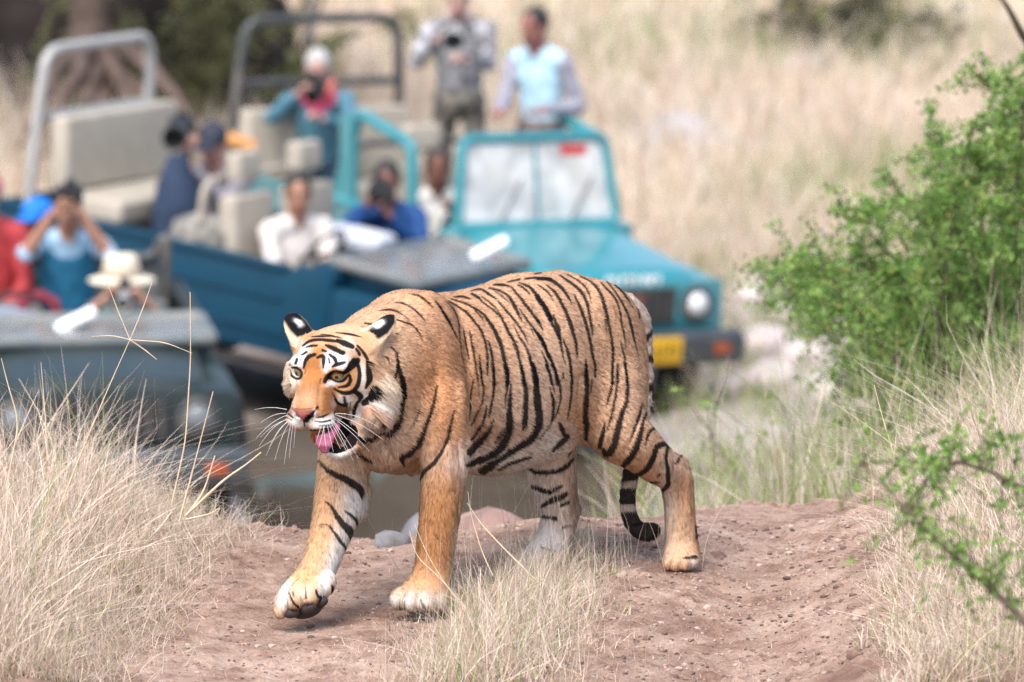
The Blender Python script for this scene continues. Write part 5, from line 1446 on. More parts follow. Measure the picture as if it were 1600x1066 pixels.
sc = MB(); sp_ = hp(520, 122, d9 - .10)
sc.pipe([hp(476, 132, d9 - .10), hp(484, 145, d9 - .15), hp(500, 150, d9 - .17), hp(514, 144, d9 - .15), hp(521, 128, d9 - .10)], .026, 10)
tag(sc.build('scarf', mat('orange scarf', (.52, .13, .10), .85, var=.5, scale=9)), 'orange and pink scarf round the neck of the teal jacket', 'scarf')
d10 = jdepth(jeepC, -.55, .30)
fzC = jp(jeepC, -.4, .3, .725)[2]
person('person in mottled grey jacket standing and holding a grey lens', hp(716, -4, d10), (-.05, -1, 0), {**C1, SKIN: (.50, .30, .26), SHIRT: (.27, .27, .29), PANTS: (.20, .18, .15)}, (hp(728, 92, d10 - .34), hp(682, 66, d10 - .30)), sit=False, feet_z=fzC, spread=.45, look=(-.1, -1, -.2), headgear=('greyhair', 1), mottle=.9)
camera_kit('grey lens held by the standing person in the mottled jacket', hp(708, 68, d10 - .46), (-.05, -1, -.12), L=.27, R_=.085, grey=True)
d11 = jdepth(jeepC, -.12, .42)
person('person in grey jacket over pale blue shirt standing, hand on the rail', hp(834, 42, d11), (-.55, -1, 0), {**C1, SKIN: (.28, .12, .10), SHIRT: (.27, .27, .32), SLEEVE: (.28, .28, .34), VEST: (.40, .60, .72), PANTS: (.16, .11, .10)}, (hp(852, 172, d11 - .10), hp(782, 172, d11 - .20)), sit=False, feet_z=fzC, vest=True, look=(-.75, -1, -.1))

# gear in the jeeps
gb = MB(); c = hp(278, 318, d5 - .40)
gb.loft([[tuple(c + np.array([r * math.cos(t), r * .8 * math.sin(t), z])) for t in np.linspace(0, 2 * math.pi, 14, endpoint=False)] for z, r in ((-.32, .15), (-.1, .17), (.12, .13), (.26, .07), (.30, .05))])
tag(gb.build('camera_support', mat('dark blue cloth', (.018, .035, .075), .85, var=.4, scale=14)), 'dark blue cloth-covered support under the big lens', 'camera support')
gb = MB(); c = hp(318, 374, d6 + .1)
gb.loft([[tuple(c + np.array([r * 1.25 * math.cos(t), r * math.sin(t), z])) for t in np.linspace(0, 2 * math.pi, 16, endpoint=False)] for z, r in ((-.2, .12), (-.12, .17), (.02, .18), (.12, .14), (.16, .05))])
camo = mat('camouflage cloth', (.20, .19, .17), .9, var=.75, scale=16)
tag(gb.build('camera_bag', camo), 'camouflage patterned bag beside the driver seat of the deep teal jeep', 'bag')
gb = MB(); c0, c1 = hp(345, 214, d9 - .9), hp(398, 232, d9 - .9)
gb.cyl(c0, c1, .055, .05, 20); tag(gb.build('rolled_mat', mat('orange tan roll', (.55, .26, .09), .7, var=.15)), 'orange tan roll beside the dark cap', 'roll')
gb = MB(); c = hp(62, 486, dH - .15); gb.pipe([c + np.array([-.13, 0, -.06]), c + np.array([-.09, 0, .05]), c + np.array([0, 0, .09]), c + np.array([.08, 0, .05]), c + np.array([.11, 0, -.07])], .035, 10)
tag(gb.build('bag_strap', mat('maroon cloth', (.20, .02, .04), .8, var=.2)), 'maroon padded strap on the dashboard of the dark green jeep', 'strap')
gb = MB(); c = hp(18, 500, dH - .2); gb.box(tuple(c), (.26, .2, .12), (0, .1, .3)); tag(gb.build('folded_jacket', mat('grey blue cloth', (.32, .36, .45), .9, var=.3, scale=12), None, bevel=.05, seg=3), 'grey blue jacket folded behind the dark green windscreen', 'jacket')
gb = MB(); c = hp(560, 372, d7 - .32); gb.box(tuple(c), (.42, .25, .10), (0, .12, -.5)); tag(gb.build('folded_cloth', mat('pale cloth', (.55, .58, .66), .9, var=.2, scale=10), None, bevel=.045, seg=3), 'pale cloth bundle in front of the blue jacket', 'cloth')
gb = MB(); gb.pipe([hp(486, -60, d9 + 1.2), hp(484, 60, d9 + 1.2), hp(484, 260, d9 + 1.2)], .022, 8)
def lay(u, v, d0=24.0): return on_ground(u, v, d0)
# ------------------------------------------------------------------ grass
straw = bpy.data.materials.new('straw'); straw.use_nodes = True
def thin_mat(m, transl=.3, rough=.7):
    N, L = m.node_tree.nodes, m.node_tree.links
    b = N['Principled BSDF']; b.inputs['Roughness'].default_value = rough; b.inputs['Specular IOR Level'].default_value = .25
    a = N.new('ShaderNodeAttribute'); a.attribute_name = 'col'
    t = N.new('ShaderNodeBsdfTranslucent'); mx = N.new('ShaderNodeMixShader'); mx.inputs[0].default_value = transl
    L.new(a.outputs['Color'], b.inputs['Base Color']); L.new(a.outputs['Color'], t.inputs['Color'])
    L.new(b.outputs[0], mx.inputs[1]); L.new(t.outputs[0], mx.inputs[2]); L.new(mx.outputs[0], N['Material Output'].inputs['Surface'])
    return m
thin_mat(straw, .25)
leafm = thin_mat(bpy.data.materials.new('leaf') if False else (lambda m: (setattr(m, 'use_nodes', True), m)[1])(bpy.data.materials.new('leaf')), .35, .5)
def blades(P, h, w, lean, az, curl, r, segs=6):
    """curved tapering ribbons; returns vertices and quads"""
    n = len(P); t = np.linspace(0, 1, segs)
    d = np.stack([np.cos(az), np.sin(az), 0 * az], 1)
    yaw = r.uniform(0, np.pi, n); wd = np.stack([np.cos(yaw), np.sin(yaw), 0 * yaw], 1)
    V = np.empty((n, segs, 2, 3))
    for i, tt in enumerate(t):
        off = d * (h * (lean * tt + curl * tt ** 2.2))[:, None]
        z = h * tt * (1 - .35 * np.clip(curl, 0, 1.5) * tt ** 2)
        c = P + off + np.stack([0 * z, 0 * z, z], 1)
        ww = (w * (1 - .85 * tt ** 1.3))[:, None] * .5
        V[:, i, 0] = c - wd * ww; V[:, i, 1] = c + wd * ww
    V = V.reshape(-1, 3)
    b = (np.arange(n) * segs * 2)[:, None] + (np.arange(segs - 1) * 2)[None]
    b = b.ravel(); F = np.stack([b, b + 1, b + 3, b + 2], 1)
    return V, F
STRAW = np.array([(.70, .575, .46), (.62, .50, .39), (.77, .67, .57), (.50, .38, .285), (.68, .57, .49)])
GREEN = np.array([(.24, .30, .10), (.30, .34, .13), (.17, .25, .07)])
def grass(name, P, h, w, seed, lean=.35, curl=.4, green=.08, az0=None, segs=6, tone=1.0, tangle=0.0):
    r = np.random.default_rng(seed); n = len(P)
    tg = r.random(n) < tangle; h = np.where(tg, h * .75, h); lsd = np.where(tg, lean * 2.6, lean); csd = np.where(tg, curl * 2.0, curl)
    az = r.uniform(0, 2 * np.pi, n) if az0 is None else r.normal(az0, .9, n)
    V, F = blades(P, h, w, np.abs(r.normal(0, 1, n)) * lsd, az, r.normal(0, 1, n) * csd, r, segs)
    if tangle:                                       # broken and kinked stems
        Vr = V.reshape(n, segs, 2, 3); kk = r.random(n) < tangle; kp = r.integers(2, segs - 1, n); sh = r.normal(0, .45, (n, 3)) * h[:, None]; sh[:, 2] = -np.abs(sh[:, 2]) * .6
        for i in range(segs):
            m_ = kk & (i > kp); Vr[m_, i] += (sh[m_] * ((i - kp[m_]) / segs)[:, None])[:, None]
        V = Vr.reshape(-1, 3)
    C = STRAW[r.integers(0, len(STRAW), n)] * r.uniform(.75, 1.12, (n, 1)) * tone
    g = r.random(n) < green; C[g] = GREEN[r.integers(0, 3, int(g.sum()))] * r.uniform(.8, 1.3, (int(g.sum()), 1))
    C = np.repeat(C, segs * 2, 0)
    me = mesh_np(name, V, F, False); set_color(me, np.clip(C, 0, .85))
    return tag(link_mesh(name, me, straw), kind='stuff')
def gpos(x, y): return np.stack([x, y, ground_z(x, y) - .004], 1)
r = np.random.default_rng(11)
# left clump
n = 13000
y = r.uniform(23.7, 26.75, n); edge = -1.30 + (y - 24.1) * .105 + .06 * np.sin(y * 9) + .05 * np.sin(y * 23)
e = r.exponential(.30, n); x = edge - e; k = x > -2.0; x, y, e = x[k], y[k], e[k]
h = np.clip(.07 + e * .95, 0, .35) * r.uniform(.45, 1.3, len(x)) * (.70 + .6 * vnoise(x * 4, y * 4))
grass('dry_grass', gpos(x, y), h, np.clip(r.lognormal(-5.75, .42, len(x)), .0015, .008), 1, .42, .45, .06, tangle=.5, tone=1.1)
# finer litter at its foot
n = 5000; y = r.uniform(23.8, 26.6, n); x = -1.26 + (y - 24.1) * .115 + r.normal(0, .10, n)
grass('dry_grass', gpos(x, y), r.uniform(.02, .12, n), r.uniform(.0015, .003, n), 2, 1.2, .9, .08)
# middle strip
n = 6500; y = 23.7 + 2.45 * r.random(n) ** .9; cx = .02 + (y - 25) * .13 + .02; wd_ = np.interp(y, [23.7, 25, 26.2], [.26, .20, .10])
x = cx + r.normal(0, 1, n) * wd_ * .75
h = .18 * np.exp(-((x - cx) / (wd_ * 1.1)) ** 2) * r.uniform(.35, 1.2, n) * (.6 + .8 * vnoise(x * 7, y * 7)) * np.interp(y, [24.9, 25.3, 26.0], [1, .6, .4]) + .02
k = vnoise(x * 5 + 9, y * 5, 3) > .25 * np.abs(x - cx) / wd_
grass('dry_grass', gpos(x[k], y[k]), h[k], np.clip(r.lognormal(-5.9, .4, int(k.sum())), .0014, .006), 3, .40, .5, .12, tangle=.45, tone=1.1)
n = 240; y = r.uniform(23.9, 26.0, n); x = .03 + (y - 25) * .13 + r.normal(0, .16, n)
grass('dry_grass', gpos(x, y), r.uniform(.18, .36, n), r.uniform(.0016, .0026, n), 4, .25, .25, .02, segs=8)
# right bank
n = 11000; y = r.uniform(23.2, 27.6, n); edge = 1.08 + (y - 24.1) * .05 + .05 * np.sin(y * 7) + .04 * np.sin(y * 19); e = r.exponential(.32, n); x = edge + e
k = x < 2.3; x, y, e = x[k], y[k], e[k]
h = np.clip(.06 + e * .75, 0, .36) * r.uniform(.5, 1.25, len(x)) * (.7 + .6 * vnoise(x * 4, y * 4, 2))
grass('dry_grass', gpos(x, y), h, np.clip(r.lognormal(-5.75, .42, len(x)), .0015, .008), 5, .5, .5, .12, tangle=.5, tone=1.1)
n = 60; y = r.uniform(24, 27, n); x = r.uniform(1.1, 1.6, n)
grass('dry_grass', gpos(x, y), r.uniform(.3, .55, n), r.uniform(.0018, .003, n), 6, .25, .3, .0, segs=8)
# straw scattered on the track
n = 2600; y = r.uniform(23.8, 26.4, n); x = r.uniform(-1.25, 1.15, n); k = (np.abs(x) > .25) | (r.random(n) < .3); x, y = x[k], y[k]
P = gpos(x, y); P[:, 2] += .006
grass('straw_litter', P, r.uniform(.004, .012, len(x)), r.uniform(.0012, .0026, len(x)), 7, 4.5, 2.5, .0)
# scrubby grass behind the crest
n = 11000; y = r.uniform(28.6, 35, n); x = r.uniform(-.2, 3.0, n) + (y - 27) * .03
m_ = vnoise(x * 1.6, y * 1.1, 6); k = (m_ > .40) & (x > .15 + .3 * (y - 28) * .2); x, y, m_ = x[k], y[k], m_[k]
grass('dry_grass', gpos(x, y), r.uniform(.25, .75, len(x)) * (m_ + .35), r.uniform(.003, .007, len(x)), 8, .35, .45, .55)
# far slope: tussocks
nt = 4600; ty = 57 + 27 * r.random(nt) ** 1.4; tx = r.uniform(-1, 1, nt) * (4.6 + (ty - 57) * .12)
gtone = vnoise(tx * .35, ty * .35, 2)
idx = np.repeat(np.arange(nt), 15); x = tx[idx] + r.normal(0, .16, len(idx)); y = ty[idx] + r.normal(0, .16, len(idx))
for gk, nm, gr, sd in ((gtone > .62, 'green_grass', .40, 9), (gtone <= .62, 'dry_grass', .03, 10)):
    k = gk[idx]; grass(nm, gpos(x[k], y[k]), r.uniform(.12, .48, int(k.sum())), r.uniform(.010, .022, int(k.sum())), sd, .35, .35, gr, segs=4, tone=1.22)
# green tufts on the valley floor, right of the bright teal jeep
nt = 70; tx = r.uniform(.9, 3.2, nt); ty = r.uniform(50, 59, nt); idx = np.repeat(np.arange(nt), 30)
x = tx[idx] + r.normal(0, .12, len(idx)); y = ty[idx] + r.normal(0, .12, len(idx))
grass('green_grass', gpos(x, y), r.uniform(.1, .4, len(x)), r.uniform(.008, .016, len(x)), 12, .4, .4, .65, segs=4)

# ---- single stems that stand out of the clump
stem_m = mat('grass stem', (.60, .47, .33), .7, var=.15, scale=40)
def stem(label, pts, d, r0, heads=(), name='grass_stem'):
    root_pts = [at(u, v, d) for u, v in pts]
    P = np.array([np.array(q) for q in round_path([Vector(p) for p in root_pts], .05, 4)])
    o = tube(name, [P], [[r0, r0 * .8, r0 * .45]], stem_m, None, 6); tag(o, label, 'grass stem', 'tall stems standing out of the dry grass')
    for hp_ in heads:
        Q = [at(u, v, d) for u, v in hp_]; Q = np.array([np.array(q) for q in round_path([Vector(p) for p in Q], .03, 4)])
        tube('spikelet', [Q], [[.0014, .0019, .0008]], stem_m, o, 6)
    return o
stem('slender stem with a star-shaped seed head in front of the dark green jeep', [(86, 812), (130, 700), (172, 600), (203, 531)], 25.5, .0024,
     [[(203, 531), (186, 490), (165, 436)], [(203, 531), (222, 486), (238, 440)], [(203, 531), (175, 524), (143, 526)], [(203, 531), (258, 535), (300, 552)], [(203, 531), (228, 548), (245, 562)]])
stem('thick bent straw stem leaning right, lowest of its bunch', [(290, 806), (312, 785), (352, 748), (385, 726), (408, 707)], 25.9, .0050)
stem('thick straight straw stem pointing up beside the black tyre', [(296, 800), (318, 770), (336, 712)], 25.9, .0044)
stem('tall stem rising past the headlight of the dark green jeep', [(280, 815), (300, 740), (333, 612)], 26.0, .0034)
stem('tall thin stem reaching above the bonnet edge of the dark green jeep', [(268, 790), (290, 690), (298, 560), (297, 456)], 26.1, .0026)
stem('short broken stem with a hooked tip low in the bunch', [(290, 812), (330, 803), (345, 792), (338, 804)], 25.8, .0026)
stem('bare stem crossing the grass at far left with a forked tip', [(10, 760), (30, 660), (12, 600), (2, 560)], 25.6, .0026, [[(30, 540), (32, 520), (40, 512)]] if False else ())
stem('thin stem left of the star-shaped seed head', [(74, 720), (70, 640), (64, 566)], 25.7, .0022)
stem('stem beside the forelegs bending left over the planted paw', [(735, 960), (690, 905), (650, 870), (640, 830)], 25.1, .0022)
stem('second stem curving past the planted paw', [(742, 975), (700, 920), (668, 868), (648, 820)], 25.15, .0020)
stem('upright pale stem between the fore and hind legs', [(770, 900), (752, 860), (735, 802), (731, 768)], 25.5, .0022)
stem('slanting thick stem in the grassy middle of the track', [(835, 905), (790, 860), (752, 820), (730, 786)], 25.5, .0032)
stem('tall stem against the bush on the right bank', [(1420, 820), (1400, 720), (1378, 650), (1366, 602)], 25.6, .0024)
stem('pale stem with a fork beside the right rut', [(1440, 840), (1418, 780), (1432, 720), (1450, 690)], 25.6, .0022)

# ------------------------------------------------------------------ leaves and shrubs
def leaves_np(P, N, T, L, W):
    """little folded leaves: centre line direction T, normal N"""
    B_ = np.cross(N, T); B_ /= np.linalg.norm(B_, axis=1)[:, None] + 1e-9
    L = L[:, None]; W = W[:, None]
    a = P; b = P + T * L * .45 + B_ * W * .5 + N * W * .12; c = P + T * L; d = P + T * L * .45 - B_ * W * .5 + N * W * .12
    V = np.stack([a, b, c, d], 1).reshape(-1, 3); k = np.arange(len(P)) * 4
    return V, np.stack([k, k + 1, k + 2, k + 3], 1)
bark = mat('bark', (.10, .075, .055), .9, var=.35, scale=18, bump=.6, bscale=30)
def shrub(name, label, cat, base, tips, d_range, seed, n_twig=12, per_twig=46, leaf=(.016, .010), cols=((.14, .27, .055), (.21, .36, .08), (.07, .155, .035), (.29, .41, .12)), r0=.022, group=None, spread=.16, bark_m=None, droop=.05, stuff='foliage'):
    rr = np.random.default_rng(seed)
    root = empty(name, tuple(base), label=label, cat=cat, group=group)
    LP, LT = [], []
    inv = np.array(base)
    for tip in tips:
        tip = np.array(tip, float); mid = (inv + tip) / 2 + rr.normal(0, .12, 3) * np.linalg.norm(tip - inv) + np.array([0, 0, .06]) * np.linalg.norm(tip - inv)
        t = np.linspace(0, 1, 12)[:, None]
        C = inv * (1 - t) ** 2 + 2 * mid * t * (1 - t) + tip * t ** 2; C += np.cumsum(rr.normal(0, .006, C.shape), 0)
        br = tube('branch', [C - inv], [[r0, r0 * .5, r0 * .15]], bark_m or bark, root, 6)
        twp, twr = [], []
        for _ in range(n_twig):
            tt = 1.0 if rr.random() < .22 else rr.beta(2.2, 1.1); p = C[min(11, int(tt * 11))]
            dv = norm(rr.normal(0, 1, 3) * np.array([1, 1, .7]) + .5 * norm(tip - inv)); ln = rr.uniform(.5, 1.3) * spread
            s = np.linspace(0, 1, 7)[:, None]; Q = p + dv * s * ln + np.array([0, 0, -droop]) * s ** 2 * 1.5 + np.cumsum(rr.normal(0, .004, (7, 3)), 0)
            twp.append(Q - inv); twr.append([r0 * .12, r0 * .04])
            ks = rr.random(per_twig); q = np.array([np.interp(ks, np.linspace(0, 1, 7), Q[:, i]) for i in range(3)]).T
            LP.append(q + rr.normal(0, .012, q.shape) * (spread / .16)); LT.append(np.tile(dv, (per_twig, 1)) + rr.normal(0, .9, (per_twig, 3)))
        tw = tube('twig', twp, twr, bark_m or bark, br, 4); tw['kind'] = 'stuff'
    LP = np.concatenate(LP); T = np.concatenate(LT); T /= np.linalg.norm(T, axis=1)[:, None]; n = len(LP)
    Nn = rr.normal(0, .7, (n, 3)) + np.array([0, -.2, .8]); Nn -= (Nn * T).sum(1)[:, None] * T; Nn /= np.linalg.norm(Nn, axis=1)[:, None]
    V, F = leaves_np(LP - inv, Nn, T, leaf[0] * rr.uniform(.6, 1.4, n), leaf[1] * rr.uniform(.6, 1.4, n))
    cols = np.array(cols); C = cols[rr.integers(0, len(cols), n)] * rr.uniform(.75, 1.3, (n, 1)); 
    yl = rr.random(n) < .03; C[yl] = (.36, .30, .07)
    me = mesh_np(stuff, V, F, False); set_color(me, np.repeat(C, 4, 0)); o = link_mesh(stuff, me, leafm, root); o['kind'] = 'stuff'
    return root
rb = np.random.default_rng(5)
# big green bush on the right, just beyond the crest
bb = np.array([2.2, 33.2, gz(2.2, 33.2)])
tips = []
for (u, v) in ((1215, 445), (1240, 400), (1290, 420), (1320, 350), (1370, 330), (1400, 270), (1455, 235), (1500, 190), (1550, 150), (1600, 110), (1650, 90), (1480, 300), (1530, 260), (1590, 200),
               (1260, 470), (1320, 480), (1380, 440), (1440, 400), (1500, 380), (1560, 330), (1340, 540), (1400, 520), (1460, 500), (1530, 470), (1590, 440), (1330, 590), (1390, 600), (1450, 590), (1510, 560), (1580, 560), (1420, 650), (1350, 660), (1620, 300), (1640, 450), (1440, 690), (1500, 640), (1560, 650), (1610, 560), (1480, 440), (1420, 460), (1550, 400), (1560, 240), (1620, 250), (1580, 180), (1520, 330), (1470, 300), (1420, 330), (1600, 380), (1340, 400), (1290, 440), (1500, 560), (1560, 520), (1640, 600)):
    tips.append(at(u + 8 + rb.normal(0, 8), v + rb.normal(0, 8), rb.uniform(32.6, 35.0)))
shrub('green_bush', 'large bright green leafy bush on the right beyond the track', 'bush', bb, tips, None, 3, 34, 64, (.023, .014), spread=.22, r0=.024)
# branch reaching in from the lower right, nearer than the tiger: one long stem with short leafy side shoots
def long_branch(label, path, d0, d1, seed, group=None):
    rr = np.random.default_rng(seed); P = [at(u, v, d0 + (d1 - d0) * i / (len(path) - 1)) for i, (u, v) in enumerate(path)]
    foot = np.array([P[0][0] + .25, P[0][1] + .1, gz(P[0][0] + .25, P[0][1] + .1)])
    C = np.array([np.array(q) for q in round_path([Vector(p) for p in [foot] + P], .25, 8)])
    root = empty('green_bush', tuple(foot), label=label, cat='bush', group=group)
    main = tube('branch', [C - foot], [[.014, .009, .006, .002]], bark, root, 8)
    s_ = np.concatenate([[0], np.cumsum(np.linalg.norm(np.diff(C, axis=0), axis=1))]); LP, LT, TP, TRr = [], [], [], []
    for _ in range(105):
        q = rr.uniform(.10, 1.0) * s_[-1]; p = np.array([np.interp(q, s_, C[:, i]) for i in range(3)])
        dv = norm(rr.normal(0, 1, 3) * np.array([.8, .5, .8]) + np.array([.25, 0, .35])); ln = rr.uniform(.06, .24)
        t = np.linspace(0, 1, 6)[:, None]; Q = p + dv * t * ln + np.array([0, 0, -.03]) * t ** 2
        TP.append(Q - foot); TRr.append([.0025, .0010])
        n = rr.integers(8, 20); k = rr.random(n) ** .7
        LP.append(np.array([np.interp(k, np.linspace(0, 1, 6), Q[:, i]) for i in range(3)]).T + rr.normal(0, .012, (n, 3))); LT.append(dv + rr.normal(0, .9, (n, 3)))
    tw = tube('twig', TP, TRr, bark, main, 4); tw['kind'] = 'stuff'
    LP = np.concatenate(LP); Tn = np.concatenate(LT); Tn /= np.linalg.norm(Tn, axis=1)[:, None]; n = len(LP)
    Nn = rr.normal(0, .7, (n, 3)) + np.array([0, -.2, .8]); Nn -= (Nn * Tn).sum(1)[:, None] * Tn; Nn /= np.linalg.norm(Nn, axis=1)[:, None]
    V, F = leaves_np(LP - foot, Nn, Tn, rr.uniform(.014, .032, n), rr.uniform(.009, .019, n))
    cc = np.array(((.17, .31, .06), (.22, .37, .08), (.11, .23, .05), (.27, .38, .12)))[rr.integers(0, 4, n)] * rr.uniform(.75, 1.25, (n, 1))
    me = mesh_np('foliage', V, F, False); set_color(me, np.repeat(cc, 4, 0)); o = link_mesh('foliage', me, leafm, root); o['kind'] = 'stuff'
long_branch('long leafy branch slanting across the lower right corner, nearest the camera', [(1650, 1030), (1590, 958), (1520, 895), (1455, 838), (1400, 778), (1345, 722)], 20.6, 20.9, 8)
long_branch('short leafy branch at the right edge above the long slanting one', [(1680, 830), (1610, 770), (1545, 735), (1490, 720), (1440, 735)], 21.0, 21.4, 9)

# sprigs in front of the yellow plate
bb = np.array([1.05, 33.5, gz(1.05, 33.5)])
tips = [at(u, v, d) for u, v, d in ((1055, 598, 33), (1100, 590, 33), (1150, 560, 33.2), (1130, 640, 33.1), (1200, 610, 33.4), (1240, 560, 33.5), (1180, 680, 33.6), (1230, 660, 33.7), (1080, 660, 33.1))]
shrub('green_bush', 'sparse low shrub with few leaves in front of the teal jeep bumper', 'bush', bb, tips, None, 12, 3, 8, (.030, .019), spread=.10, r0=.010, bark_m=mat('pale twig', (.34, .30, .25), .9, var=.2))
# ---- far left: dark bank with a rooted tree, olive shrubs
def at_ground_y(u, y):
    x = (u - 800) * KPX * y / .985; return np.array([x, y, gz(x, y)])
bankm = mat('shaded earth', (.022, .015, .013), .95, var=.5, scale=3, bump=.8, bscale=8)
def boulder(name, label, cat, c, s, seed, M, group=None, sub=3, rough=.25, flat=.8):
    bm = bmesh.new(); bmesh.ops.create_icosphere(bm, subdivisions=sub, radius=1)
    Vv = np.array([v.co[:] for v in bm.verts]); q = Vv * 1.7 + seed * 3.7
    k = 1 + rough * 2 * (fbm(q[:, 0], q[:, 1], q[:, 2], 3) - .5) + rough * .5 * (np.abs(fbm(q[:, 0] * 2, q[:, 1] * 2, q[:, 2] * 2, 2) - .5))
    W = Vv * k[:, None] * np.array(s)
    for v, w in zip(bm.verts, W): v.co = w
    me = bpy.data.meshes.new(name); bm.to_mesh(me); bm.free()
    for p in me.polygons: p.use_smooth = True
    o = link_mesh(name, me, M); o.location = tuple(c); o.rotation_euler = (0, 0, seed * 1.3)
    return tag(o, label, cat, group)
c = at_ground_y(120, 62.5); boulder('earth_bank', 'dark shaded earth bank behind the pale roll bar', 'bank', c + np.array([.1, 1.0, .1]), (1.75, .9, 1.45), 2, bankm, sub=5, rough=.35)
tb = at_ground_y(150, 60.8)
troot = empty('rooted_tree', tuple(tb), label='old tree with spreading roots over the dark earth bank', cat='tree')
rootm = mat('root bark', (.15, .105, .085), .9, var=.4, scale=6, bump=.6, bscale=20)
tr = np.array([tb + np.array([.0, .2, .5]), tb + np.array([-.05, .3, 1.1]), tb + np.array([.1, .3, 1.9]), tb + np.array([.3, .4, 2.8]), tb + np.array([.4, .4, 4.2])]) - tb
tube('trunk', [tr], [[.20, .10, .07, .06]], rootm, troot, 16)
for k, (u, v, bow) in enumerate(((20, 235, .3), (70, 260, .2), (118, 268, .1), (160, 262, .0), (205, 268, .1), (250, 262, .2), (300, 275, .3), (330, 250, .35))):
    e = at(u, v, 60.2) - tb; s0 = np.array([rb.normal(0, .08), .15, .75 + rb.normal(0, .1)]); t = np.linspace(0, 1, 14)[:, None]
    md = (s0 + e) / 2 + np.array([0, -.15, bow]); Q = s0 * (1 - t) ** 2 + 2 * md * t * (1 - t) + e * t ** 2 + np.cumsum(rb.normal(0, .012, (14, 3)), 0)
    tube('root', [Q], [[.10, .065, .04, .02]], rootm, troot, 8)
cr = np.random.default_rng(61); n_ = 9000; LPc = np.stack([cr.normal(-.2, 1.7, n_), cr.normal(-.6, 1.1, n_), 3.6 + cr.normal(0, .55, n_)], 1)
Tc = cr.normal(0, 1, (n_, 3)); Tc /= np.linalg.norm(Tc, axis=1)[:, None]; Nc = np.cross(Tc, cr.normal(0, 1, (n_, 3))); Nc /= np.linalg.norm(Nc, axis=1)[:, None]
Vc, Fc = leaves_np(LPc, Nc, Tc, cr.uniform(.07, .14, n_), cr.uniform(.05, .09, n_)); mc = mesh_np('shade_crown', Vc, Fc, False); set_color(mc, np.repeat(np.array([(.09, .12, .045)]) * cr.uniform(.6, 1.4, (n_, 1)), 4, 0))
cw = link_mesh('shade_crown', mc, leafm, troot); cw['kind'] = 'stuff'  # unseen leaf mass added overhead to shade the earth bank
for (p0, p1, p2) in (((.3, .3, 2.0), (.9, .1, 1.95), (1.45, -.1, 1.60)), ((.1, .3, 1.7), (-.5, .2, 2.2), (-1.1, 0, 2.3)), ((.3, .3, 2.6), (1.0, .2, 2.8), (1.9, 0, 2.6))):
    t = np.linspace(0, 1, 10)[:, None]; Q = np.array(p0) * (1 - t) ** 2 + 2 * np.array(p1) * t * (1 - t) + np.array(p2) * t ** 2
    tube('limb', [Q], [[.07, .05, .02]], rootm, troot, 8)
olive = ((.25, .27, .12), (.31, .32, .16), (.18, .20, .09), (.38, .36, .21))
for i, (u, y, lab, nt) in enumerate(((335, 62.0, 'olive green shrub behind the dark roll bar, right of the tree roots', 26), (60, 63.8, 'dull green shrub above the earth bank at the top left corner', 9), (425, 63.5, 'pale olive shrub beside the thin upright pole', 9))):
    bb = at_ground_y(u, y); tips = [bb + np.array([rb.normal(0, .55), rb.normal(0, .3), rb.uniform(.3, 2.1)]) for _ in range(nt)]
    shrub('olive_shrub', lab, 'shrub', bb, tips, None, 30 + i, 8, 40, (.050, .030), olive, spread=.32, r0=.03)
bb = at_ground_y(486, 63.0); pl = MB(); pl.cyl((0, 0, -.1), (.02, 0, 3.2), .030, .026, 12); po = pl.build('pole', mat('grey pole', (.22, .22, .24), .7, var=.2)); po.location = tuple(bb); tag(po, 'thin grey upright pole behind the person with the scarf', 'pole')
darkg = ((.060, .070, .035), (.085, .085, .05), (.05, .05, .04), (.11, .10, .06))
for i, (u, y, lab) in enumerate(((1270, 62, 'dark bare shrub at the top edge, on the pale grass slope'), (1375, 88, 'brownish low shrub at the top edge, right of the dark one'))):
    bb = lay(u, y, 52); bb[2] -= .1; tips = [bb + np.array([rb.normal(0, .40), rb.normal(0, .3), rb.uniform(.1, .55)]) for _ in range(13)]
    shrub('dark_shrub', lab, 'shrub', bb, tips, None, 40 + i, 7, 30, (.055, .03), darkg, spread=.30, r0=.03)
# bare branch at the top right corner
tube_pts = [at(1545, -30, 33), at(1575, 10, 33), at(1600, 60, 33.1), at(1640, 110, 33.2)]
ob = tube('bare_branch', [np.array([np.array(q) for q in round_path([Vector(p) for p in tube_pts], .1)])], [[.008, .014, .02]], bark); tag(ob, 'dark bare branch slanting across the top right corner', 'branch')

